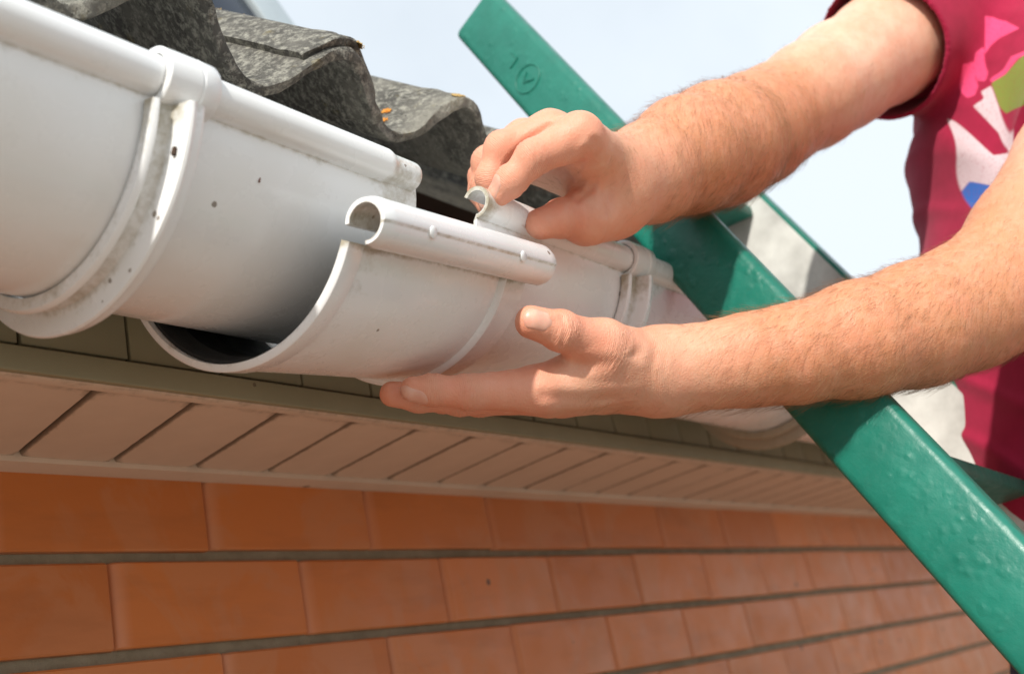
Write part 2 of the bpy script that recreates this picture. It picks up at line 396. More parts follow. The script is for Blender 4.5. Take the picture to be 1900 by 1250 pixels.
# ---- fascia boards
fascia = part('fascia', boxmesh('fascia', (X0, YF+.0075, ZS+.016), (X1, YF+.02, .178)), SLOT, house)
FP = .0628
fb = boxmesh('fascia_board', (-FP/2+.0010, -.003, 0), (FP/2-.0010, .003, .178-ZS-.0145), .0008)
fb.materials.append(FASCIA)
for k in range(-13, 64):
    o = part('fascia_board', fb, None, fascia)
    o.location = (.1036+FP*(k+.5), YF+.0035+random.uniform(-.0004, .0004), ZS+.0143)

# ---- corrugated roof
RA = math.radians(38.0); sv = np.array([0, math.cos(RA), math.sin(RA)]); nv = np.array([0, -math.sin(RA), math.cos(RA)])
RP = np.array([0, -.22, .18]); WP, WX, WA, WN = .117, .002, .0200, .0510
roof = part('roof', boxmesh('roof_batten', (X0, YF+.010, .1785), (X1, YF+.085, .205), .002), TIMBER, house, 'dark weathered timber batten under the sheets')
part('eaves_board', boxmesh('eaves_board', (X0, -.098, .1), (X1, -.060, .292), .002), TIMBER, roof)
def vnoise(n, seed, smoothk):
    r = np.random.default_rng(seed).normal(size=n+smoothk*4); kx = np.hanning(smoothk*2+1); r = np.convolve(r, kx/kx.sum(), 'same')[smoothk*2:smoothk*2+n]
    return r/(r.std()+1e-9)
def sheet(x0, x1, lift, s0, length, seed, label=None):
    nx = int((x1-x0)/.003); xs = np.linspace(x0, x1, nx)
    prof = WN+lift+WA*np.cos(2*np.pi*(xs-WX)/WP)
    ss = np.r_[0, .0015, .004, .008, .014, .022, .032, np.linspace(.045, length, 26)]
    jag = vnoise(nx, seed, 2)*.0007+vnoise(nx, seed+1, 8)*.0011
    jag2 = vnoise(nx, seed+3, 2)*.0009+vnoise(nx, seed+4, 6)*.0012
    nxv = np.gradient(prof, xs); nl = np.sqrt(1+nxv**2); ox, on_ = nxv/nl, -1/nl
    T = .0076
    V = []; 
    for k, s in enumerate(ss):
        ed = max(0, 1-s/.02); rough = vnoise(nx, seed+10+k, 3)*.00035
        rnd = .0012*max(0, 1-s/.0015) if s < .0015 else 0
        pt = RP[None]+xs[:, None]*np.array([1, 0, 0])+(s0+s+jag*ed)[:, None]*sv+(prof+rough-rnd)[:, None]*nv
        V.append(pt)
    for k, s in enumerate(ss):
        ed = max(0, 1-s/.02); rough = vnoise(nx, seed+60+k, 3)*.0003
        rnd = .0010 if s < .0015 else 0
        pt = RP[None]+(xs+ox*T)[:, None]*np.array([1, 0, 0])+(s0+s+(jag2)*ed)[:, None]*sv+(prof+on_*T+rough+rnd)[:, None]*nv
        V.append(pt)
    n = len(ss); V = np.concatenate(V); F = []
    a = lambda k, j: k*nx+j
    for k in range(n-1):
        for j in range(nx-1):
            F.append((a(k, j), a(k, j+1), a(k+1, j+1), a(k+1, j))); F.append((a(n+k, j), a(n+k+1, j), a(n+k+1, j+1), a(n+k, j+1)))
        F.append((a(k, 0), a(k+1, 0), a(n+k+1, 0), a(n+k, 0))); F.append((a(k, nx-1), a(n+k, nx-1), a(n+k+1, nx-1), a(k+1, nx-1)))
    for j in range(nx-1):
        F.append((a(0, j), a(n, j), a(n, j+1), a(0, j+1))); F.append((a(n-1, j), a(n-1, j+1), a(2*n-1, j+1), a(2*n-1, j)))
    return part('roof_sheet', mesh('roof_sheet', V, F, 60), ROOF, roof, label)
sheet(-.75, WX+.040, 0, .0, 1.3, 100)
sheet(WX-.030, 1.15, .0064, .004, 1.3, 200)
sheet(1.10, 2.3, .0140, .001, 1.3, 300)
sheet(2.25, 4.2, .0075, .002, 1.3, 400)
# fixing caps on two crests
def lathe(name, prof, n=20, smooth=40):
    V = []; F = []
    for r, z in prof:
        for k in range(n): V.append((r*math.cos(2*math.pi*k/n), r*math.sin(2*math.pi*k/n), z))
    m_ = len(prof)
    for i_ in range(m_-1):
        for k in range(n): F.append((i_*n+k, i_*n+(k+1) % n, (i_+1)*n+(k+1) % n, (i_+1)*n+k))
    F.append([k for k in range(n)][::-1]); F.append([(m_-1)*n+k for k in range(n)])
    return mesh(name, V, F, smooth)
capm = lathe('roof_fixing', [(.011, 0), (.012, .002), (.010, .0045), (.005, .006), (.004, .010), (.001, .011)])
capm.materials.append(ALU)
for cx, cs, lf in ((WX, .20, .007), (WX+2*WP, .20, .007), (WX-2*WP, .2, 0)):
    o = part('roof_fixing', capm, None, roof); q = RP+np.array([cx, 0, 0])+cs*sv+(WN+WA+lf)*nv
    o.location = q.tolist(); o.rotation_euler = (RA, 0, 0)

# ---------------------------------------------------------------- gutters
GY, GZ, GR = -.243, .1235, .069
BY, BZ, BR = -.312, .1185, .0090
def gutter_profile(br=BR, shift=0.0, t=.0022):
    pts = []
    pts.append((GY+GR, GZ+.016))
    for a in np.radians(np.linspace(4, -167, 60)): pts.append((GY+GR*math.cos(a), GZ+GR*math.sin(a)))
    for a in np.radians(np.linspace(-80, -318, 34)): pts.append((BY+br*math.cos(a), BZ+shift+br*math.sin(a)))
    pts = np.array(pts); lp = []
    # offset each branch towards its own centre
    inner = []
    for j, (y, z) in enumerate(pts):
        if j <= 60:
            dy, dz = GY-y, GZ-z
            if j == 0: dy, dz = -1, 0
        else: dy, dz = BY-y, BZ+shift-z
        l_ = math.hypot(dy, dz); inner.append((y+dy/l_*t, z+dz/l_*t))
    return np.array(list(pts)+inner[::-1])
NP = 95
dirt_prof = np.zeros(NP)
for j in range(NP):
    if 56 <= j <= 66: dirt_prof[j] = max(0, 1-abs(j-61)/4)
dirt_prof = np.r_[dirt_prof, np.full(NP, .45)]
def gutter(x0, x1, label, stub=None, enddirt=(), mat=PVC):
    xs = list(np.arange(x0, x1, .006))+[x1]
    if stub: xs = sorted(set(xs+list(np.linspace(stub-.004, stub+.003, 6))+[x1-.005, x1-.004, x1-.003, x1-.002, x1-.0012, x1-.0006, x1-.0002]))
    rows = []; dirt = []
    nzb = np.random.default_rng(int(abs(x0)*1000))
    for x in xs:
        br, sh = BR, 0
        if stub:
            f = min(1, max(0, (x-(stub-.002))/.004)); br = (BR-.0012*f)*math.sqrt(max(.06, 1-max(0, (x-(x1-.005))/.005)**2*.97)); sh = -.0004*f
        pr = gutter_profile(br, sh)
        rows.append(np.c_[np.full(len(pr), x), pr])
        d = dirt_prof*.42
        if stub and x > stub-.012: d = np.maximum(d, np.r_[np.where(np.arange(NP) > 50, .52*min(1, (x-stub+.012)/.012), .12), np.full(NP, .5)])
        for e in enddirt:
            q = max(0, 1-abs(x-e)/.022); d = np.maximum(d, q*np.r_[np.where(np.arange(NP) > 60, .72, .25), np.full(NP, .6)])
        dirt.append(d)
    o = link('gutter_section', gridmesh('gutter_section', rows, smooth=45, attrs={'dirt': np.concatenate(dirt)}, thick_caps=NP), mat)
    return tag(o, label, 'gutter', 'white half round gutter sections along the eaves')
gutter(-.75, -.1815, 'white plastic gutter length ending in the insect-specked joint, away from the coupling')
gutter(-.1795, -.0262, 'white gutter length with grimy cut bead end pushed into the coupling', stub=-.049)
gutter(.0240, .1855, 'white gutter length with open dirty bead end under the pinching fingertips', enddirt=(.024,))
gutter(.1875, .5450, 'white gutter length between the small ribbed bracket and the ladder')
gutter(.5470, 4.2, 'white gutter length running on beyond the green ladder')

# ---- ribbed joints that sleeve two gutter ends
def revolve(prof, a0, a1, n, c, close=True):
    """prof closed loop (x, r) swept about an axis along x through c=(y,z)"""
    rows = []
    for a in np.radians(np.linspace(a0, a1, n)):
        rows.append([(x, c[0]+r*math.cos(a), c[1]+r*math.sin(a)) for x, r in prof])
    return rows
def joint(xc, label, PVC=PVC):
    root = empty('gutter_joint', (xc, GY, GZ)); 
    tag(root, label, 'gutter joint', 'ribbed white gutter joints')
    inv = Matrix.Translation(-Vector(root.location))
    W = .0105
    prof = [(-W, .0700), (-W, .0752), (-W+.0010, .0762), (-W+.0026, .0764), (-W+.0036, .0752), (-W+.0042, .0728), (-W+.0075, .0732), (-W+.0098, .0745),
            (-W+.0106, .0772), (-W+.0108, .0838), (-W+.0112, .0848), (-W+.0124, .0853), (-W+.0140, .0847), (-W+.0146, .0836), (-W+.0158, .0832), (-W+.0180, .0834),
            (-W+.0194, .0826), (-W+.0200, .0808), (-W+.0202, .0775), (-W+.0206, .0700)]
    prof = [(xc+x, r) for x, r in prof]
    dp = [.55, .4, .1, .1, .3, .62, .55, .62, .4, .25, .1, .05, .1, .2, .25, .15, .1, .1, .2, .4]
    n = 90
    rows = revolve(prof, -166, 8, n, (GY, GZ))
    # the band is a little lower at the front rim, where it tucks below the bead
    dirt = []
    for k in range(n):
        f = k/(n-1); edge = max(0, 1-f/.08)*.35
        dirt += [min(1, d*.75+edge) for d in dp]
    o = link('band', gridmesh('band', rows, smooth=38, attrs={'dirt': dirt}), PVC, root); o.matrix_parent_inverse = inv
    # clip round the bead
    cp = [(-.0125, .0098), (-.0125, .0120), (-.0118, .0128), (-.0060, .0130), (.0030, .0131), (.0036, .0126), (.0040, .0126), (.0046, .0131), (.0120, .0130), (.0130, .0124), (.0130, .0098)]
    rows = revolve([(xc+.006+x, r) for x, r in cp], -62, -330, 56, (BY+.0003, BZ))
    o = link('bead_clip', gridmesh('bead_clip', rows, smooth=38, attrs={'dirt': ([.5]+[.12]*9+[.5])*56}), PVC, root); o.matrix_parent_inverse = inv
    return root
joint(-.1800, 'ribbed white gutter joint with a dead insect stuck on its raised flange')
joint(.1865, 'ribbed white gutter joint beside the green ladder, above the thumb')
joint(.5460, 'ribbed white gutter joint tinted for shade, low behind the wrist, beside the ladder', m_pvc('shade_tinted_pvc', (.42, .36, .27), 1.0))  # brown base tint paints this far joint's shade into the plastic

# ---- the coupling being fitted
CM = np.array([-.1067, -.2586, .1008]); cyaw, cpit, CR, CL = .0814, .1099, .0731, .1637
ca = np.array([math.cos(cyaw)*math.cos(cpit), math.sin(cyaw)*math.cos(cpit), math.sin(cpit)])
ce1 = np.cross([0, 0, 1], ca); ce1 /= np.linalg.norm(ce1); ce2 = np.cross(ca, ce1)
CMAT = Matrix(((ca[0], ce1[0], ce2[0], CM[0]), (ca[1], ce1[1], ce2[1], CM[1]), (ca[2], ce1[2], ce2[2], CM[2]), (0, 0, 0, 1)))
coup = empty('gutter_coupling'); coup.matrix_world = CMAT
tag(coup, 'white plastic gutter coupling with beaded lip held between the two hands', 'gutter coupling')
A0, A1 = -148.5, -6
prof = [(0, CR-.0022), (0.0002, CR+.0006), (.0010, CR+.0016), (.0120, CR+.0015), (.0126, CR+.0012), (.0130, CR+.0002), (.06, CR), (.1300, CR), (.1338, CR+.0008), (.1348, CR+.0028), (.1366, CR+.0038), (.1384, CR+.0028), (.1394, CR+.0010), (.1560, CR+.0006), (.1625, CR+.0004), (CL, CR-.0006), (CL, CR-.0022), (.08, CR-.0024)]
dp = [.5, .2, .1, .15, .4, .45, .05, .1, .3, .15, .05, .15, .35, .05, .1, .3, .5, .5]
def creases(n, d0):
    out = []
    for k in range(n):
        f = k/(n-1); e = max(0, 1-f/.024)
        out += [min(1, d*.8+e*.60) for d in d0]
    return out
n = 96
o = link('body', gridmesh('coupling_body', revolve(prof, A0, A1, n, (0, 0)), smooth=35, attrs={'dirt': creases(n, dp)}), PVC, coup)
CBE = (-.0725, -.0325)     # bead centre in the coupling's own frame
CBR = .0115
def cshell(x0, x1, cy, cz, r, a0, a1, t, n=44, m=40, step=None):
    rows = []; dirt = []
    angs = np.linspace(a0, a1, n)
    outer = []; inner = []
    for a in angs:
        rr = r+(.0006 if (step and a < step) else 0)
        outer.append((cy+rr*math.cos(math.radians(a)), cz+rr*math.sin(math.radians(a)))); inner.append((cy+(r-t)*math.cos(math.radians(a)), cz+(r-t)*math.sin(math.radians(a))))
    lp = np.array(outer+inner[::-1])
    for x in np.linspace(x0, x1, m):
        sh = 0
        e = min(x-x0, x1-x); rsc = 1-.10*max(0, 1-e/.0016)
        l2 = lp.copy(); l2[:, 0] = cy+(lp[:, 0]-cy)*rsc; l2[:, 1] = cz+(lp[:, 1]-cz)*rsc
        rows.append(np.c_[np.full(len(lp), x), l2])
        sd = [.0+(.5 if step and abs(a-step) < 5 else 0)+(.5 if i_ < 2 else 0) for i_, a in enumerate(angs)]
        dirt += sd+[.55]*n
    return gridmesh('bead', rows, smooth=38, attrs={'dirt': dirt}, thick_caps=n)
o = link('bead', cshell(.0035, .1655, CBE[0], CBE[1], CBR, -75, -345, .0019, n=60, step=-160), PVC, coup)
btn = lathe('clip_button', [(.0030, -.001), (.0030, .0009), (.0026, .0012), (.0005, .0013)], 20); btn.materials.append(PVC)
for tt in (.040, .1255):
    o = link('clip_button', btn, None, coup); a = math.radians(-160)
    o.location = (tt, CBE[0]+(CBR-.0001)*math.cos(a), CBE[1]+(CBR-.0001)*math.sin(a)); o.rotation_euler = (math.radians(90)-(a+math.pi)*1.0*0+math.radians(-0), 0, 0)
    o.rotation_euler = Vector((0, math.cos(a), math.sin(a))).to_track_quat('Z', 'Y').to_euler()
sealm = [(.0035, CR-.0024), (.0035, CR-.0040), (.012, CR-.0046), (.016, CR-.0066), (.019, CR-.0046), (.030, CR-.0044), (.034, CR-.0062), (.038, CR-.0044), (.075, CR-.0040), (.075, CR-.0024)]
o = link('rubber_seal', gridmesh('rubber_seal', revolve(sealm, A0+4, A1-4, 60, (0, 0)), smooth=40), m_simple('black_rubber', (.012, .012, .012), (.02, .02, .02), 50, (.5, .7), .2), coup)

# ---------------------------------------------------------------- ladder
lad = empty('ladder', (.2, -1.58, gz))
tag(lad, 'green painted ladder leaning against the gutter with blistered paint', 'ladder')
linv = Matrix.Translation(-Vector(lad.location))
LA = CAM+.955*(np.array([.30, -.205, .385])-CAM); LC = CAM+.955*(np.array([.235, -.4445, -.087])-CAM); lu = (LA-LC)/np.linalg.norm(LA-LC)
lx = np.array([1., 0, 0]); lx -= lu*(lx@lu); lx /= np.linalg.norm(lx); ly = np.cross(lu, lx)   # ly: towards the house
LA = LA+ly*.004; LC = LC+ly*.004
TOPS = (P(905, 15, .94)-LC)@lu+.045
BOT = (gz+.02-LC[2])/lu[2]
RD, RT = .0258, .020        # half depth of a rail, thickness
def bar(name, cen, half, axes, bev, mat, parent, inv=None, mats=None):
    me = boxmesh(name, (-half[0], -half[1], -half[2]), half, bev, 3)
    o = link(name, me, mat, parent)
    M = Matrix(((axes[0][0], axes[1][0], axes[2][0], cen[0]), (axes[0][1], axes[1][1], axes[2][1], cen[1]), (axes[0][2], axes[1][2], axes[2][2], cen[2]), (0, 0, 0, 1)))
    o.matrix_world = M
    if parent is not None:
        o.parent = parent; o.matrix_parent_inverse = linv if inv is None else inv
        o.matrix_basis = M
    return o
LW = .262
rail_mid = (TOPS+BOT)/2
def on_rail(s, off=0.0, dy=0.0): return LC+lu*s+lx*off+ly*dy
near = bar('rail', on_rail(rail_mid, RT/2), (RT/2, RD, (TOPS-BOT)/2), (lx, ly, lu), .006, GREEN, lad)
# far rail: an open channel, green outside, pale primer inside
rows = []
prof = [(-.004, -RD), (-.004, -RD+.003), (.016, -RD+.003), (.016, RD-.003), (-.004, RD-.003), (-.004, RD), (.020, RD), (.020, -RD)]
def channel(name, prof, s0, s1, off, mat):
    rows = []
    for s in (s0, s1): rows.append([tuple(on_rail(s, off+x, y)) for x, y in prof])
    me = gridmesh(name, rows, smooth=None, caps=True); o = link(name, me, mat, lad); o.matrix_parent_inverse = linv; return o
RF_ = .031
far = channel('rail', [(0, -RF_), (0, RF_), (.022, RF_), (.022, -RF_)], BOT, TOPS-.02, LW, GREEN)
inner = channel('rail_inner_face', [(-.0025, -RF_+.0035), (-.0025, RF_-.0035), (.002, RF_-.0035), (.002, -RF_+.0035)], BOT, TOPS-.02, LW, WHITEIN)
inner['label'] = 'unpainted pale inner face of the far rail'
s1 = (P(1160, 205, .93)-LC)@lu; s2 = (P(1680, 815, .70)-LC)@lu
RS = .355
s_top = .410
k = -6
def lathe_dummy(): pass
for k in range(0, 8):
    s = s_top-RS*k
    if s < BOT+.1: break
    # rungs: flat treads let into the rails
    q = bar('rung', on_rail(s, LW/2+.010, .0), (LW/2-.013, .016, .0055), (lx, np.array([0, 1., 0]), np.array([0, 0, 1.])), .003, GREEN, lad)
    g = bar('rung_bracket', on_rail(s-.012, RT+.006, -.002), (.0065, .017, .014), (lx, ly, lu), .004, GREEN, lad)
# stamped ring mark near the top of the near rail
def torus(name, R_, r_, n=40, m=8):
    V = []; F = []
    for i_ in range(n):
        a = 2*math.pi*i_/n
        for j in range(m):
            b = 2*math.pi*j/m; V.append(((R_+r_*math.cos(b))*math.cos(a), (R_+r_*math.cos(b))*math.sin(a), r_*math.sin(b)))
    for i_ in range(n):
        for j in range(m): F.append((i_*m+j, ((i_+1) % n)*m+j, ((i_+1) % n)*m+(j+1) % m, i_*m+(j+1) % m))
    return mesh(name, V, F, 180)
def on_face(me, name, s, dy, rot=0):
    o = link(name, me, GREEN, lad); c = on_rail(s, -.0001, dy)
    c_, s_ = math.cos(rot), math.sin(rot); ax = -lx; ay = c_*lu+s_*ly; az = np.cross(ax, ay)
    M = Matrix(((ay[0], az[0], ax[0], c[0]), (ay[1], az[1], ax[1], c[1]), (ay[2], az[2], ax[2], c[2]), (0, 0, 0, 1)))
    o.matrix_parent_inverse = linv; o.matrix_basis = M; return o
sm = (P(975, 105, .905)-LC)@lu
on_face(torus('stamped_ring', .0125, .0007), 'stamped_ring', sm, .004)
def strokes(name, segs, h=.0007):
    V = []; F = []
    for (x0_, y0_, x1_, y1_) in segs:
        d = np.array([x1_-x0_, y1_-y0_]); l_ = np.linalg.norm(d); nn = np.array([-d[1], d[0]])/l_*.0007; b = len(V)
        for z in (-.0006, h):
            for (xx, yy) in ((x0_, y0_), (x1_, y1_)):
                for sg in (1, -1): V.append((xx+nn[0]*sg, yy+nn[1]*sg, z))
        F += [(b+4, b+5, b+7, b+6), (b, b+4, b+6, b+2), (b+1, b+3, b+7, b+5), (b, b+1, b+5, b+4), (b+2, b+6, b+7, b+3), (b, b+2, b+3, b+1)]
    return mesh(name, V, F)
on_face(strokes('stamped_mark', [(-.006, -.004, .001, .005), (.001, .005, .006, -.003), (-.004, 0, .004, .002)]), 'stamped_mark', sm, .004)
on_face(strokes('stamped_mark', [(-.005, -.005, -.005, .005), (-.005, -.005, .006, -.005)]), 'stamped_mark', sm+.030, .004)

# ---------------------------------------------------------------- signed-distance modelling for the man
def cap(p, a, b, r1, r2):
    a = np.asarray(a, np.float32); b = np.asarray(b, np.float32); ba = b-a; l2 = float(ba@ba)+1e-12
    pa = p-a; t = np.clip((pa@ba)/l2, 0, 1)
    return np.linalg.norm(pa-t[..., None]*ba, axis=-1)-(r1+(r2-r1)*t)
def smin(a, b, k):
    h = np.maximum(k-np.abs(a-b), 0)/k
    return np.minimum(a, b)-h*h*k*.25
def chain(p, pts, k=.006):
    d = None
    for (a, ra), (b, rb) in zip(pts[:-1], pts[1:]):
        c = cap(p, a, b, ra, rb); d = c if d is None else smin(d, c, k)
    return d
def mesh_sdf(f, lo, hi, h, B=8):
    """surface nets on the blocks that the surface f=0 passes through"""
    lo = np.array(lo); nb = np.ceil((np.array(hi)-lo)/(h*B)).astype(int)
    g = np.stack(np.meshgrid(*[np.arange(n_) for n_ in nb], indexing='ij'), -1).reshape(-1, 3)
    cen = (lo+(g+.5)*h*B).astype(np.float32)
    d = np.concatenate([f(c) for c in np.array_split(cen, max(1, len(cen)//60000))])
    g = g[np.abs(d) < h*B*.87*1.35+.002]
    li = np.stack(np.meshgrid(*[np.arange(B+1)]*3, indexing='ij'), -1).reshape(-1, 3)
    N = nb*B+1
    key = lambda I: (I[..., 0].astype(np.int64)*(N[1]+1)+I[..., 1])*(N[2]+1)+I[..., 2]
    cells = []; verts = []; edges = []
    for gc in np.array_split(g, max(1, len(g)//150)):
        I = gc[:, None, :]*B+li[None]
        D = f((lo+I*h).astype(np.float32).reshape(-1, 3)).reshape(len(gc), B+1, B+1, B+1)
        s = D < 0
        cs = s[:, :-1, :-1, :-1].astype(np.int8)
        acc = np.zeros(D[:, :-1, :-1, :-1].shape+(3,), np.float32); cnt = np.zeros(D[:, :-1, :-1, :-1].shape, np.float32)
        rngs = [slice(0, B), slice(1, B+1)]
        for ax in range(3):
            oth = [a for a in range(3) if a != ax]
            for u in (0, 1):
                for v in (0, 1):
                    st = [0, 0, 0]; st[oth[0]] = u; st[oth[1]] = v
                    en = list(st); en[ax] = 1
                    d0 = D[(slice(None),)+tuple(rngs[q] for q in st)]; d1 = D[(slice(None),)+tuple(rngs[q] for q in en)]
                    x = (d0 < 0) != (d1 < 0); t = np.where(x, d0/np.where(x, d0-d1, 1), 0)
                    cnt += x
                    for a in range(3):
                        acc[..., a] += np.where(x, (t if a == ax else st[a]), 0)
        m_ = cnt > 0; w_ = np.argwhere(m_)
        base = gc[w_[:, 0]]*B+w_[:, 1:]
        verts.append(lo+(base+acc[m_]/cnt[m_][:, None])*h); cells.append(key(base))
        for ax in range(3):
            st = [slice(0, B)]*3; en = list(st); en[ax] = slice(1, B+1)
            s0 = s[(slice(None),)+tuple(st)]; s1 = s[(slice(None),)+tuple(en)]
            w_ = np.argwhere(s0 != s1)
            if len(w_): edges.append((ax, gc[w_[:, 0]]*B+w_[:, 1:], s0[s0 != s1]))
    cells = np.concatenate(cells); verts = np.concatenate(verts)
    o_ = np.argsort(cells); cells = cells[o_]; verts = verts[o_]
    F = []
    for ax, I, s0 in edges:
        u, v = [(1, 2), (2, 0), (0, 1)][ax]
        eu = np.zeros(3, int); eu[u] = 1; ev = np.zeros(3, int); ev[v] = 1
        q = np.stack([key(I-eu-ev), key(I-ev), key(I), key(I-eu)], 1)
        ix = np.searchsorted(cells, q); ix = np.minimum(ix, len(cells)-1); ok = (cells[ix] == q).all(1)
        ix = ix[ok]; s_ = s0[ok]
        ix = np.where(s_[:, None], ix, ix[:, ::-1]); F.append(ix)
    return verts, np.concatenate(F)
def fnoise(p, k, seed):
    """cheap smooth noise from a few sines"""
    r = np.random.default_rng(seed); o_ = 0
    for _ in range(6):
        d = r.normal(size=3); d /= np.linalg.norm(d); o_ = o_+np.sin((p@d.astype(np.float32))*(k*r.uniform(.6, 1.6))+r.uniform(0, 6.28))
    return o_/6

# ---- joints of the two arms, measured on the photograph
def J(*a): return [(P(x, y, d), r) for x, y, d, r in a]
LH = dict(
    thumb=J((1205, 690, .655, .0165), (1118, 641, .627, .0132), (1040, 614, .609, .0106), (986, 598, .601, .0092)),
    index=J((1000, 722, .619, .0128), (868, 727, .604, .0090), (802, 723, .599, .0080), (766, 721, .597, .0068)),
    middle=J((1018, 728, .634, .0124), (855, 739, .623, .0088), (775, 735, .617, .0078), (728, 731, .613, .0070)),
    ring=J((1042, 732, .653, .0120), (890, 742, .645, .0085), (820, 740, .641, .0075), (782, 736, .639, .0066)),
    little=J((1068, 730, .670, .0112), (962, 738, .665, .0076), (912, 738, .662, .0068), (880, 734, .660, .0060)))
RH = dict(
    thumb=J((1135, 385, .688, .0165), (1086, 404, .668, .0132), (1042, 405, .654, .0106), (1004, 415, .646, .0092)),
    index=J((1076, 252, .632, .0124), (988, 293, .622, .0096), (948, 337, .622, .0083), (928, 359, .624, .0070)),
    middle=J((1022, 246, .648, .0122), (932, 276, .642, .0096), (912, 331, .642, .0083), (920, 360, .645, .0070)),
    ring=J((972, 262, .668, .0116), (906, 301, .660, .0090), (900, 346, .660, .0078), (908, 374, .660, .0068)),
    little=J((938, 285, .690, .0106), (896, 328, .680, .0080), (893, 356, .678, .0070), (902, 380, .675, .0060)))
LARM = J((1238, 690, .657, .0212), (1320, 678, .659, .0228), (1392, 667, .662, .0252), (1476, 656, .666, .0276), (1593, 630, .676, .0330), (1700, 603, .690, .0362), (1795, 567, .708, .0380), (1850, 538, .719, .0388), (1920, 440, .745, .0402), (2010, 300, .795, .0445), (2090, 170, .865, .0490))
RARM = J((1152, 345, .690, .0238), (1205, 320, .722, .0305), (1275, 287, .752, .0372), (1335, 268, .785, .0412), (1400, 240, .825, .0392), (1435, 218, .850, .0372), (1503, 178, .880, .0395), (1560, 140, .910, .0420), (1640, 90, .950, .0450), (1740, 28, 1.00, .050))
def hand_sdf(H, ARM, wr, webs, palm_k=.0085):
    mets = []
    for (nm, off) in wr.items(): mets.append((off[0], off[1], H[nm][0][0], H[nm][0][1]))
    def f(p):
        pal = None
        for a, ra, b, rb in mets:
            c = cap(p, a, b, ra, rb); pal = c if pal is None else smin(pal, c, palm_k)
        for a, ra, b, rb, k in webs: pal = smin(pal, cap(p, a, b, ra, rb), k)
        arm = chain(p, ARM, .010)
        pal = smin(pal, arm, .018)
        d = None
        for nm, fg in H.items():
            c = chain(p, fg, .0022)
            for q in (1, 2):                      # knuckle swell
                pt, r = fg[q]; c = smin(c, np.linalg.norm(p-pt.astype(np.float32), axis=-1)-r*1.012, .004)
            # fleshy pads between the joints
            c = smin(c, pal, .009 if nm == 'thumb' else .0065)
            d = c if d is None else smin(d, c, .0010)
        return d
    return f
LW_ = {'index': (P(1222, 676, .654), .0185), 'middle': (P(1226, 690, .660), .0175), 'ring': (P(1230, 704, .668), .0170), 'little': (P(1232, 710, .676), .0165)}
RW_ = {'index': (P(1130, 318, .688), .0190), 'middle': (P(1126, 318, .694), .0180), 'ring': (P(1126, 330, .702), .0175), 'little': (P(1126, 345, .708), .0165)}
lwebs = [(P(1145, 664, .640), .0100, P(1055, 694, .628), .0065, .012), (P(1205, 690, .655), .017, P(1118, 645, .628), .0135, .014)]
rwebs = [(P(1122, 345, .684), .0130, P(1098, 395, .672), .0115, .014), (P(1135, 385, .688), .017, P(1088, 404, .668), .0138, .012), (P(1118, 318, .676), .010, P(1092, 290, .655), .0065, .012)]
lraw = hand_sdf(LH, LARM, LW_, lwebs); rraw = hand_sdf(RH, RARM, RW_, rwebs)
VIEW = -Fv
def nail_frame(fg, n):
    T = fg[3][0]; f_ = fg[3][0]-fg[2][0]; f_ /= np.linalg.norm(f_)
    n = np.asarray(n, float); n = n-f_*(n@f_); n /= np.linalg.norm(n); return T, f_, n, np.cross(f_, n)
def cdir(r, u, b): return Rv*r+Uv*u-Fv*b      # right, up, towards the viewer, used as a plain world direction
LDORS = cdir(.05, -.72, .70); LTHD = cdir(-.15, .28, .95)
RDORS = cdir(-.66, .42, .70); RTHD = cdir(-.1, .55, -.8)
def dress(raw, H, dors, thd, seed):
    """wrinkles, knuckle creases and tendons"""
    info = []
    for nm, fg in H.items():
        dv = thd if nm == 'thumb' else dors
        for q in (1, 2):
            pt, r = fg[q]; ax = fg[q+1][0]-fg[q-1][0]; ax /= np.linalg.norm(ax)
            dn = dv-ax*(dv@ax); dn /= np.linalg.norm(dn); info.append((pt.astype(np.float32), ax.astype(np.float32), dn.astype(np.float32), r, q))
    def f(p):
        d = raw(p)
        near = np.abs(d) < .006
        if near.any():
            pp = p[near]; dd = d[near].copy()
            for pt, ax, dn, r, q in info:
                v = pp-pt; t = v@ax; hgt = v@dn; lat2 = (v*v).sum(-1)-t*t
                wgt = np.exp(-(t/(r*.75))**2)*(lat2 < (r*1.7)**2)
                up = np.clip(hgt/r, 0, 1)
                wig = .0004*np.sin(900*(v@np.cross(ax, dn))+q)
                dd += wgt*up*.00032*np.cos((t+wig)*2*math.pi/.0026)
                dn_ = np.clip(-hgt/r, 0, 1); dd += dn_*.0007*np.exp(-((t)/.0011)**2)*(lat2 < (r*1.6)**2)
            dd += .00025*fnoise(pp, 420, seed)+.0005*fnoise(pp, 120, seed+1)
            d = d.copy(); d[near] = dd
        return d
    return f
def folds(f, lines):
    """skin folds: shallow valleys along lines, with a soft roll on either side"""
    L3 = [([P(*q) for q in l_[0]], l_[1], l_[2]) for l_ in lines]
    def g(p):
        d = f(p); near = np.abs(d) < .004
        if near.any():
            pp = p[near]; dd = d[near].copy(); fl = Fv.astype(np.float32)
            for pts, dep_, wid in L3:
                m_ = None
                for i_, (a, b) in enumerate(zip(pts[:-1], pts[1:])):
                    a = a.astype(np.float32); ba = (b-a).astype(np.float32); ba = ba-fl*(ba@fl); pa = pp-a; dz = pa@fl; pa = pa-dz[:, None]*fl
                    t = np.clip((pa@ba)/float(ba@ba), 0, 1); q = np.linalg.norm(pa-t[:, None]*ba, axis=-1)+np.maximum(np.abs(dz)-.016, 0)
                    m_ = q if m_ is None else np.minimum(m_, q)
                dd += dep_*(np.exp(-(m_/wid)**2)-.45*np.exp(-((m_-wid*2.2)/wid)**2))
            d = d.copy(); d[near] = dd
        return d
    return g
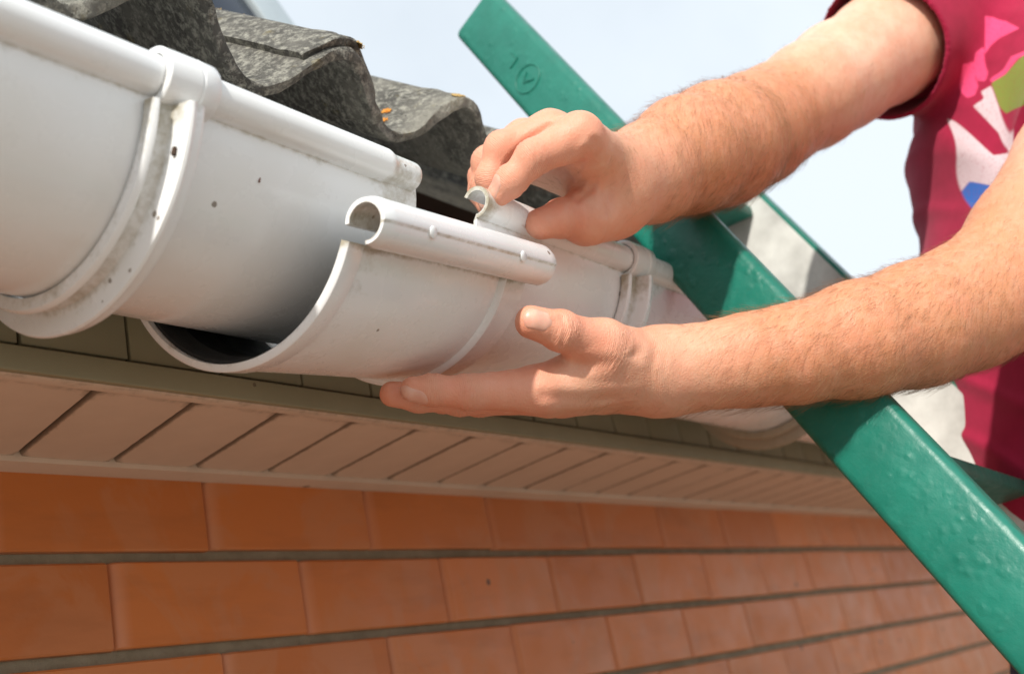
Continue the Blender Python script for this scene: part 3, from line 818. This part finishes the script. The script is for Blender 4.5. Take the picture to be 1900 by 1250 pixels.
lf = folds(dress(lraw, LH, LDORS, LTHD, 3), [
    ([(1030, 592, .60), (1036, 612, .60), (1030, 634, .60)], .0005, .0011), ([(1041, 590, .602), (1048, 614, .602), (1041, 640, .602)], .0006, .0012), ([(1022, 596, .60), (1026, 612, .60), (1022, 628, .60)], .0004, .0010),
    ([(1175, 655, .637), (1125, 672, .625), (1080, 676, .62)], .0008, .0030), 
    ([(1215, 640, .64), (1205, 690, .635), (1215, 735, .64)], .0003, .0022), ([(1232, 640, .64), (1226, 690, .64), (1236, 740, .645)], .0002, .0018),
    ([(1010, 735, .605), (1080, 742, .61), (1180, 742, .625)], .0008, .0028)])
rf = folds(dress(rraw, RH, RDORS, RTHD, 5), [
    ([(1100, 272, .635), (1090, 295, .638), (1068, 320, .64), (1045, 345, .65)], .0008, .0022), ([(1112, 290, .655), (1098, 318, .65), (1074, 345, .65)], .0006, .0020), ([(1086, 282, .625), (1078, 300, .625), (1060, 312, .63)], .0006, .0018),
    ([(1112, 320, .66), (1096, 350, .655), (1072, 372, .655)], .0007, .0018), ([(1055, 383, .64), (1060, 405, .64), (1055, 430, .64)], .0004, .0012),
    ([(1126, 290, .66), (1132, 340, .66), (1122, 395, .66)], .0007, .0026), ([(1020, 232, .63), (975, 260, .63), (940, 305, .63)], .0006, .0016),
    ([(1000, 268, .61), (1006, 290, .61), (1004, 312, .612)], .0003, .0010), ([(990, 262, .61), (996, 286, .61), (996, 316, .612)], .0003, .0010)])
def bbox(pts, pad):
    a = np.array(pts); return a.min(0)-pad, a.max(0)+pad
def arm_pts(H, A): return [q for fg in H.values() for q, r in fg]+[q for q, r in A]
HV = .00105
lo, hi = bbox(arm_pts(LH, LARM), .055); LV, LF = mesh_sdf(lf, lo, hi, HV)
lo, hi = bbox(arm_pts(RH, RARM), .055); RV, RF = mesh_sdf(rf, lo, hi, HV)
def paint(V, H, ARM, tanfrom):
    n = len(V); red = np.zeros(n); tanv = np.ones(n)
    for nm, fg in H.items():
        for q, am in ((0, .5), (1, .75), (2, .6), (3, .85)):
            pt, r = fg[q]; dd = np.linalg.norm(V-pt, axis=1); red = np.maximum(red, am*np.exp(-(dd/(r*1.15))**2))
        for q in range(3):
            d = cap(V, fg[q][0], fg[q+1][0], fg[q][1], fg[q+1][1]); red = np.maximum(red, .50*np.exp(-(np.maximum(d, 0)/.003)**2))
    A = np.array([q for q, r in ARM]); dist = np.stack([np.linalg.norm(V-a, axis=1) for a in A], 1)
    wgt = 1/(dist**3+1e-6); idx = (wgt*np.arange(len(A))).sum(1)/wgt.sum(1)
    tanv = 1-np.clip((idx-tanfrom)/1.6, 0, 1)
    hd = np.minimum.reduce([np.linalg.norm(V-fg[q][0], axis=1) for fg in H.values() for q in range(4)])
    tanv = np.minimum(tanv, .35+.65*np.clip((hd-.02)/.05, 0, 1))
    cr = np.zeros(n); cwt = np.zeros(n)
    for nm, fg in H.items():
        for q in (0, 1, 2):
            pt, r = fg[q]; ax = (fg[q+1][0]-fg[max(q-1, 0)][0]); ax /= np.linalg.norm(ax); v = V-pt; t = v@ax
            w_ = np.exp(-(t/(r*.62))**2)*np.exp(-np.maximum(0, np.linalg.norm(v-t[:, None]*ax, axis=1)-r*1.05)**2/(.003**2))*((0 if nm == 'thumb' else .3) if q == 0 else 1)
            m_ = w_ > cwt; cr[m_] = t[m_]/.01; cwt[m_] = w_[m_]
    t = (V-ARM[0][0])@((ARM[1][0]-ARM[0][0])/np.linalg.norm(ARM[1][0]-ARM[0][0])); w_ = .35*np.exp(-((t+.012)/.012)**2)
    m_ = w_ > cwt; cr[m_] = t[m_]/.012; cwt[m_] = w_[m_]
    return red, tanv, cr, cwt
lr, lt, lc, lcw = paint(LV, LH, LARM, 7.2); rr, rt, rc, rcw = paint(RV, RH, RARM, 4.6)

# ---- torso, neck and head (mostly under the shirt and above the picture)
TR = [(P(1900, 50, 1.03), .093), (P(1922, 300, .995), .095), (P(1948, 560, .955), .092), (P(1990, 800, .92), .092), (P(2065, 1000, .90), .098)]
TL = [(P(2120, 190, .90), .095), (P(2150, 420, .88), .098), (P(2200, 640, .86), .094), (P(2260, 860, .84), .092), (P(2330, 1050, .82), .098)]
SHR = RARM[-1][0]; SHL = LARM[-1][0]
NB = (TR[0][0]+TL[0][0])/2+np.array([.0, 0, .085]); HD = NB+np.array([-.045, .01, .185])
def body_raw(p):
    a = chain(p, [(q, r-.010) for q, r in TR], .04); b = chain(p, [(q, r-.010) for q, r in TL], .04); d = smin(a, b, .12)
    d = smin(d, cap(p, SHR, TR[0][0], .044, .07), .05); d = smin(d, cap(p, SHL, TL[0][0], .044, .07), .05)
    d = smin(d, cap(p, NB-np.array([0, 0, .06]), NB+np.array([-.02, 0, .09]), .062, .055), .05)
    s = (p-HD.astype(np.float32))/np.array([.098, .078, .118], np.float32); hdd = (np.linalg.norm(s, axis=-1)-1)*.085
    jaw = cap(p, HD+np.array([-.03, 0, -.06]), HD+np.array([-.065, 0, -.085]), .055, .030); hdd = smin(hdd, jaw, .05)
    nose = cap(p, HD+np.array([-.092, 0, .005]), HD+np.array([-.115, 0, -.028]), .008, .013); hdd = smin(hdd, nose, .012)
    for sy in (-1, 1):
        hdd = smin(hdd, cap(p, HD+np.array([.008, sy*.079, -.018]), HD+np.array([.014, sy*.088, .018]), .010, .013), .008)
        hdd = smin(hdd, cap(p, HD+np.array([-.088, sy*.014, .028]), HD+np.array([-.078, sy*.048, .03]), .010, .009), .014)
        hdd = np.maximum(hdd, -(np.linalg.norm(p-(HD+np.array([-.102, sy*.032, .008])).astype(np.float32), axis=-1)-.014))
        hdd = smin(hdd, np.linalg.norm(p-(HD+np.array([-.082, sy*.031, .008])).astype(np.float32), axis=-1)-.0135, .003)
    for zz in (-.060, -.070): hdd = smin(hdd, cap(p, HD+np.array([-.100, -.02, zz]), HD+np.array([-.100, .02, zz]), .006, .006), .008)
    return smin(d, hdd, .03)
lo, hi = bbox([q for q, r in TR+TL]+[HD+.13, HD-.13], .13); BV, BF = mesh_sdf(body_raw, lo, hi, .006)
allV = np.concatenate([LV, RV, BV]); allF = np.concatenate([LF, RF+len(LV), BF+len(LV)+len(RV)])
person = empty('person', (.5, -.95, -1.06))
tag(person, 'person in a crimson printed T-shirt reaching bare arms out to the gutter', 'person')
pinv = Matrix.Translation(-Vector(person.location))
def ppart(name, me, mat, label=None, kind=None):
    o = link(name, me, mat, person); o.matrix_parent_inverse = pinv
    if label: o['label'] = label
    if kind: o['kind'] = kind
    return o
ppart('body', mesh('body', allV, allF, 180, {'red': np.r_[lr, rr, np.full(len(BV), .15)], 'tan': np.r_[lt, rt, np.full(len(BV), .5)], 'crease': np.r_[lc, rc, np.zeros(len(BV))], 'crease_w': np.r_[lcw, rcw, np.zeros(len(BV))]}), SKIN)
# ---- fingernails
def raycast(f, p0, d, n=60):
    p = p0.astype(np.float32).copy()
    for _ in range(n): p = p+d.astype(np.float32)*np.clip(f(p), -.002, .004)[:, None]*.8
    return p
def nail(f, fg, n, wid, back, front):
    T, f_, nn, s_ = nail_frame(fg, n); nu, nw = 13, 15
    U_ = np.linspace(-1, 1, nu); W_ = np.linspace(0, 1, nw); pts = []
    for w_ in W_:
        y = -back+(back+front)*w_
        wd = wid/2*(1-.28*max(0, (.25-w_)/.25)**2-.22*max(0, (w_-.82)/.18)**2)
        for u in U_: pts.append(T+s_*u*wd+f_*(y+(1-u*u)*(.0016 if w_ > .5 else -.0012)*abs(w_-.5)*2)+nn*.02)
    pts = np.array(pts); q = raycast(f, pts, -nn)
    uu = np.tile(U_, nw); ww = np.repeat(W_, nu)
    lift = .00042*(1-np.abs(uu)**5)*np.clip(ww/.12, 0, 1)-.0001+.0004*np.clip((ww-.85)/.15, 0, 1)
    top = q+nn*lift[:, None]; bot = q-nn*.0006
    V = np.r_[top, bot]; F = []
    N_ = nu*nw
    for a in range(nw-1):
        for b in range(nu-1):
            i_ = a*nu+b; F.append((i_, i_+1, i_+nu+1, i_+nu)); F.append((N_+i_, N_+i_+nu, N_+i_+nu+1, N_+i_+1))
    bad = np.abs(f(q.astype(np.float32))) > .0006
    if bad.any(): return
    ring_ = [b for b in range(nu)]+[a*nu+nu-1 for a in range(1, nw)]+[(nw-1)*nu+b for b in range(nu-2, -1, -1)]+[a*nu for a in range(nw-2, 0, -1)]
    for a, b in zip(ring_, ring_[1:]+ring_[:1]): F.append((a, N_+a, N_+b, b))
    ppart('fingernail', mesh('fingernail', V, F, 60), NAIL)
nail(lraw, LH['thumb'], LTHD, .0112, .0058, .0062)
nail(lraw, LH['index'], LDORS, .0098, .0065, .0052)
nail(lraw, LH['middle'], LDORS, .0100, .0065, .0055)
nail(lraw, LH['ring'], LDORS, .0096, .0065, .0052)
nail(lraw, LH['little'], LDORS, .0085, .0055, .0045)
nail(rraw, RH['thumb'], RTHD, .0112, .0058, .0062)
nail(rraw, RH['index'], RDORS, .0102, .0065, .0055)
nail(rraw, RH['middle'], RDORS, .0102, .0065, .0055)
nail(rraw, RH['ring'], RDORS, .0098, .0065, .0052)
nail(rraw, RH['little'], RDORS, .0086, .0055, .0045)
# ---- hair on the forearms
def arm_hair(V, F, ARM, H, count, seed, dens):
    r = np.random.default_rng(seed)
    fn = np.cross(V[F[:, 1]]-V[F[:, 0]], V[F[:, 3]]-V[F[:, 0]]); ar = np.linalg.norm(fn, axis=1)+1e-12
    A = np.array([q for q, _ in ARM]); c = V[F].mean(1)
    dist = np.stack([np.linalg.norm(c-a, axis=1) for a in A], 1); wg = 1/(dist**3+1e-6); idx = (wg*np.arange(len(A))).sum(1)/wg.sum(1)
    w_ = ar*np.interp(idx, *dens)
    hd = np.minimum.reduce([np.linalg.norm(c-fg[q][0], axis=1) for fg in H.values() for q in range(4)])
    w_ *= np.clip((hd-.022)/.05, .0, 1)
    ch = r.choice(len(F), count, p=w_/w_.sum())
    p0 = c[ch]+r.normal(size=(count, 3))*.0006; n_ = fn[ch]/ar[ch][:, None]
    i0 = np.clip(idx[ch].astype(int), 0, len(A)-2); ax = A[i0]-A[i0+1]; ax /= np.linalg.norm(ax, axis=1)[:, None]
    side = np.cross(n_, ax); sw = .45*fnoise(p0, 60, seed+4)+r.normal(size=count)*.22+.35
    tng = ax*.75+side*sw[:, None]+np.array([0, 0, -.25]); tng -= n_*(tng*n_).sum(1)[:, None]; tng /= np.linalg.norm(tng, axis=1)[:, None]
    L = (.006+.012*r.uniform(0, 1, count)**1.6)*np.interp(idx[ch], [0, 1, 4, 6], [.75, 1, 1, .7])
    lift0 = r.uniform(.25, .6, count)
    pts = []
    for t in (0, .35, .7, 1):
        pts.append(p0-n_*.0003+tng*(L*t)[:, None]+n_*(L*lift0*(t-.55*t*t))[:, None])
    V_ = []; rad = r.uniform(.00004, .000075, count)
    e1 = side/np.linalg.norm(side, axis=1)[:, None]; e2 = n_
    for k_, t in enumerate((0, .35, .7)):
        rr_ = rad*(1-.55*t)
        for a in (0, 2.094, 4.189): V_.append(pts[k_]+e1*(rr_*math.cos(a))[:, None]+e2*(rr_*math.sin(a))[:, None])
    V_.append(pts[3]); V_ = np.stack(V_, 1)        # (count,10,3)
    f0 = []
    for k_ in range(2):
        for a in range(3): b = (a+1) % 3; f0.append((k_*3+a, k_*3+b, k_*3+3+b, k_*3+3+a))
    F4 = np.array(f0); F3 = np.array([(6, 7, 9), (7, 8, 9), (8, 6, 9)])
    off = np.arange(count)[:, None, None]*10
    return V_.reshape(-1, 3), (F4[None]+off).reshape(-1, 4).tolist()+(F3[None]+off).reshape(-1, 3).tolist()
hv, hf = arm_hair(LV, LF, LARM, LH, 9500, 21, ([0, .6, 5.5, 7, 8.5], [.55, 1, 1, .35, .08]))
ppart('arm_hair', mesh('arm_hair', hv, hf, 180), HAIRM, kind='stuff')
hv, hf = arm_hair(RV, RF, RARM, RH, 9500, 22, ([0, .6, 3.4, 4.6, 6.5, 9], [.55, 1, 1, .35, .06, .02]))
ppart('arm_hair', mesh('arm_hair', hv, hf, 180), HAIRM, kind='stuff')

# ---- T-shirt
hemR = P(1634, 98, .945); axR = (RARM[-1][0]-RARM[-3][0]); axR /= np.linalg.norm(axR)
axL = LARM[-1][0]-LARM[-2][0]; axL /= np.linalg.norm(axL); hemL = LARM[-2][0]+axL*.055
def shirt_raw(p):
    a = chain(p, TR, .04); b = chain(p, TL, .04); d = smin(a, b, .10)
    # folds
    pr = p@Rv.astype(np.float32); pu = p@Uv.astype(np.float32); wv = .012*np.sin(pu*17+1.1)+.006*np.sin(pu*41)
    fold = np.exp(-((np.mod(pr+wv+.32*pu*.3, .061)-.03)/.010)**2)
    diag = pr*.55+pu; fold2 = np.exp(-((np.mod(diag+.010*np.sin(pr*31), .047)-.02)/.007)**2)*np.clip(.5+1.2*fnoise(p, 14, 37), 0, 1)
    d = d-.0034*fold*(.55+.45*np.sin(pu*23+.6))-.0040*fold2-.0022*fnoise(p, 26, 31)-.0026*fnoise(p, 75, 33)
    # short sleeves with a real opening round the arm
    slR = cap(p, hemR-axR*.02, SHR+axR*.05, .0570, .074); slR = slR-.0018*fnoise(p, 45, 35)
    slR = np.maximum(slR, -((p-hemR.astype(np.float32))@axR.astype(np.float32)+.0035*np.sin(60*(p@Uv.astype(np.float32)))))
    slL = cap(p, hemL, SHL+axL*.03, .058, .075); slL = np.maximum(slL, -((p-hemL.astype(np.float32))@axL.astype(np.float32)))
    d = smin(d, smin(cap(p, SHR+axR*.02, TR[0][0], .060, .088), cap(p, SHL+axL*.02, TL[0][0], .06, .088), .05), .05)
    d = smin(d, slR, .022); d = smin(d, slL, .02)
    for hm, ax_, AR in ((hemR, axR, RARM), (hemL, axL, LARM)):
        t_ = (p-hm.astype(np.float32))@ax_.astype(np.float32)
        d = np.maximum(d, -np.maximum(chain(p, AR[-3:], .03)-.0042, t_-.035))
    # neck opening and hem
    d = np.maximum(d, -(cap(p, NB-np.array([0, 0, .03]), NB+np.array([-.02, 0, .2]), .068, .09)))
    return d
lo, hi = bbox([q for q, r in TR+TL]+[SHR, SHL, hemR], .125); SV, SF = mesh_sdf(shirt_raw, lo, hi, .0022)
# printed motif: flat shapes in the plane of the chest (metres right and up of the print's centre)
PC = P(1815, 260, .95)
def to_print(x, y): q = P(x, y, float(np.interp(x, [1730, 1850], [.972, .92])))-PC; return (q@Rv, q@Uv)
PINK, GREENP, WHITEP, BLUEP, CRIM = (.80, .075, .20), (.21, .25, .045), (.66, .52, .55), (.035, .14, .50), (.43, .022, .085)
motif = [
    (PINK, [(1812, 40), (1838, 36), (1858, 45), (1864, 70), (1840, 80), (1822, 95), (1808, 112)]),
    (PINK, [(1782, 115), (1804, 100), (1806, 150), (1798, 168), (1788, 165), (1780, 140)]),
    (PINK, [(1748, 142), (1762, 138), (1778, 130), (1786, 175), (1776, 195), (1764, 198), (1752, 180)]),
    (PINK, [(1803, 165), (1825, 150), (1840, 125), (1870, 119), (1868, 126), (1846, 132), (1826, 160), (1806, 172)]),
    (GREENP, [(1804, 173), (1826, 160), (1848, 132), (1880, 118), (1960, 60), (1960, 130), (1882, 165), (1856, 178), (1848, 212), (1812, 236), (1806, 220)]),
    (GREENP, [(1864, 250), (1884, 225), (1960, 170), (1960, 300), (1880, 292), (1866, 270)]),
    (GREENP, [(1812, 300), (1840, 292), (1865, 278), (1880, 300), (1870, 330), (1842, 345), (1820, 330)]),
    (WHITEP, [(1786, 188), (1803, 178), (1806, 240), (1812, 318), (1803, 318), (1797, 270), (1768, 215), (1788, 203)]),
    (WHITEP, [(1732, 232), (1740, 240), (1762, 280), (1780, 312), (1800, 310), (1820, 372), (1812, 382), (1786, 378), (1748, 355), (1740, 370), (1731, 300)]),
    (BLUEP, [(1748, 354), (1775, 372), (1800, 398), (1776, 420), (1772, 436), (1776, 446), (1752, 468), (1744, 420), (1740, 370)]),
    (BLUEP, [(1806, 318), (1816, 322), (1842, 343), (1826, 368), (1818, 366)]),
]
pu_ = (SV-PC)@Rv; pv_ = (SV-PC)@Uv
def poly_sd(x, y, poly):
    """distance to a polygon, positive inside"""
    ins = np.zeros(len(x), bool); n_ = len(poly); dm = np.full(len(x), 9.)
    for a in range(n_):
        x0_, y0_ = poly[a]; x1_, y1_ = poly[(a+1) % n_]
        c_ = ((y0_ > y) != (y1_ > y)); xi = (x1_-x0_)*(y-y0_)/((y1_-y0_) if abs(y1_-y0_) > 1e-12 else 1e-12)+x0_
        ins ^= c_ & (x < xi)
        ex_, ey_ = x1_-x0_, y1_-y0_; t = np.clip(((x-x0_)*ex_+(y-y0_)*ey_)/(ex_*ex_+ey_*ey_), 0, 1)
        dm = np.minimum(dm, np.hypot(x-x0_-t*ex_, y-y0_-t*ey_))
    return np.where(ins, dm, -dm)
front = ((SV-(TR[1][0]+TL[1][0])/2)@(-Fv)) > -.09
sds = {}
for nm, colr in (('pink', PINK), ('green', GREENP), ('white', WHITEP), ('blue', BLUEP)):
    sd = np.full(len(SV), -9.)
    for c2, pl in motif:
        if c2 is colr: sd = np.maximum(sd, poly_sd(pu_, pv_, [to_print(*a) for a in pl]))
    sds['print_'+nm] = np.where(front, np.maximum(sd, -.02), -.02)*100
ppart('t_shirt', mesh('t_shirt', SV, SF, 180, sds), SHIRT, 'crimson T-shirt with pink, green, white and blue print')
# ---- jeans, shoes, hair on the head
HIP = (TR[-1][0]+TL[-1][0])/2
def jeans(p):
    d = smin(cap(p, TR[-1][0]-[0, 0, .02], TL[-1][0]-[0, 0, .02], .098, .098), cap(p, HIP, HIP-np.array([0, 0, .1]), .1, .1), .06)
    for sy, kx in ((.07, .42), (-.07, .50)):
        hip = HIP+np.array([0, sy, -.10]); knee = np.array([kx+.04, hip[1]-.03, -.62]); ank = np.array([kx, -.905+sy*.4, -1.0])
        d = smin(d, chain(p, [(hip, .085), (knee, .062), (ank, .052)], .04), .03)
    return d-.002*fnoise(p, 70, 51)
lo, hi = bbox([TR[-1][0], TL[-1][0], HIP, np.array([.4, -1.0, -1.02]), np.array([.6, -.7, -.3])], .13); JV, JF = mesh_sdf(jeans, lo, hi, .006)
ppart('jeans', mesh('jeans', JV, JF, 180), DENIM)
for sy, kx in ((.07, .42), (-.07, .50)):
    ank = np.array([kx, -.905+sy*.4, -1.0])
    def shoe(p): return smin(cap(p, ank, ank+np.array([0, 0, -.03]), .05, .048), np.maximum(cap(p, ank+np.array([0, -.03, -.035]), ank+np.array([-.02, .16, -.045]), .045, .038), -(p[:, 2]-(ank[2]-.075))), .03)
    lo, hi = bbox([ank, ank+np.array([-.02, .16, -.05])], .07); V_, F_ = mesh_sdf(shoe, lo, hi, .005); ppart('shoe', mesh('shoe', V_, F_, 180), LEATHER)
def headhair(p):
    s = (p-(HD+np.array([.012, 0, .02])).astype(np.float32))/np.array([.104, .086, .112], np.float32); d = (np.linalg.norm(s, axis=-1)-1)*.09
    return np.maximum(d-.002*fnoise(p, 150, 61), -((p-HD.astype(np.float32))@np.array([.75, 0, .66], np.float32)+.028))
lo, hi = bbox([HD], .14); V_, F_ = mesh_sdf(headhair, lo, hi, .005); ppart('hair', mesh('hair', V_, F_, 180), HEADHAIR)

# ---------------------------------------------------------------- roof window and debris
rw = empty('roof_window', tuple(P(455, 30, 1.30)))
tag(rw, 'dark glazed roof hatch with pale metal frame propped open behind the corrugated sheets', 'roof window')
winv = Matrix.Translation(-Vector(rw.location))
e_ = P(570, 72, 1.30)-P(455, -90, 1.30); e_ /= np.linalg.norm(e_)               # runs down the slope
ex = np.array([1., .0, .0]); ex -= e_*(ex@e_); ex /= np.linalg.norm(ex); ez = np.cross(ex, e_)
c0 = P(498, 32, 1.30); Lh = .16
bar('frame_bar', c0-e_*Lh*.55, (.026, Lh, .010), (ex, e_, ez), .003, ALU, rw, winv)
bar('pane', c0-e_*Lh*.62-ex*.078+ez*.002, (.052, Lh*.98, .004), (ex, e_, ez), .002, NAVY, rw, winv)
bar('frame_bar', c0-e_*Lh*.55-ex*.157, (.026, Lh, .010), (ex, e_, ez), .003, ALU, rw, winv)
bar('frame_bar', c0-e_*Lh*1.62-ex*.078, (.052, .02, .010), (ex, e_, ez), .003, ALU, rw, winv)

def blob(name, c, ax, rad, label, cat, seed, mat=BUG):
    r = np.random.default_rng(seed); c = np.asarray(c)
    def f(p):
        d = None
        for k_ in range(5):
            o1 = r2[k_]; q = cap(p, c+ax*(o1[0])*.9, c+ax*o1[1]+o1[2:5]*rad*.5, rad*.45, rad*.25); d = q if d is None else smin(d, q, rad*.4)
        return d
    r2 = r.uniform(-1, 1, (5, 5))
    lo, hi = c-np.abs(ax)-rad*2.2, c+np.abs(ax)+rad*2.2
    V_, F_ = mesh_sdf(f, lo, hi, rad*.22, 4)
    o = link(name, mesh(name, V_, F_, 180), mat); return tag(o, label, cat)
def on_flange(a, dx, r): a = math.radians(a); return np.array([-.1800+dx, GY+r*math.cos(a), GZ+r*math.sin(a)])
blob('dead_insect', on_flange(-152, -.0005, .0795), np.array([0, .001, -.0022]), .0017, 'dark dead insect stuck on the white flange of a ribbed gutter joint', 'insect', 4)
def on_gutter(x, a): a = math.radians(a); return np.array([x, GY+GR*math.cos(a), GZ+GR*math.sin(a)])
blob('seed_husk', on_gutter(-.128, -171+18), np.array([.0004, 0, .0016]), .0008, 'small brown seed husk stuck on the white gutter face near the coupling', 'debris', 6, m_simple('brown_husk', (.16, .07, .05), (.22, .11, .08), 400, (.7, .9), .3))

LICH = m_simple('orange_lichen', (.72, .25, .03), (.60, .33, .07), 300, (.9, .95), .8, 700, .001)
MOSS = m_simple('ochre_lichen', (.52, .34, .12), (.36, .25, .10), 300, (.9, .95), .8, 700, .001)
def on_sheet(x, s_, lift): return RP+np.array([x, 0, 0])+s_*sv+(WN+lift+WA*math.cos(2*math.pi*(x-WX)/WP))*nv
for k_, (x_, s_, lf_, ln, wd, mt) in enumerate(((.074, .035, .007, .006, .0035, LICH), (.083, .042, .007, .004, .0025, LICH), (.004, .16, .007, .030, .006, MOSS), (.012, .21, .007, .026, .006, MOSS), (.112, .012, .007, .004, .003, MOSS), (.010, .004, .007, .004, .003, MOSS), (-.02, .05, .0, .004, .003, MOSS), (-.108, .06, .0, .012, .003, LICH))):
    r_ = np.random.default_rng(70+k_); n_ = 60; V_ = []; F_ = []
    pts = [(r_.normal()*.45*wd, r_.normal()*.45*ln) for _ in range(n_)]
    for dx, ds in pts:
        c_ = on_sheet(x_+dx, s_+ds, lf_); rr_ = r_.uniform(.0005, .0014); b_ = len(V_)
        m_ = 7
        for q in range(m_):
            a_ = 2*math.pi*q/m_; ra = rr_*r_.uniform(.7, 1.2); V_.append(tuple(c_+np.array([1., 0, 0])*ra*math.cos(a_)+sv*ra*math.sin(a_)-nv*.0004))
        V_.append(tuple(c_+nv*r_.uniform(.0003, .0009)))
        for q in range(m_): F_.append((b_+q, b_+(q+1) % m_, b_+m_))
    part('lichen_patch', mesh('lichen_patch', V_, F_, 180), mt, roof)
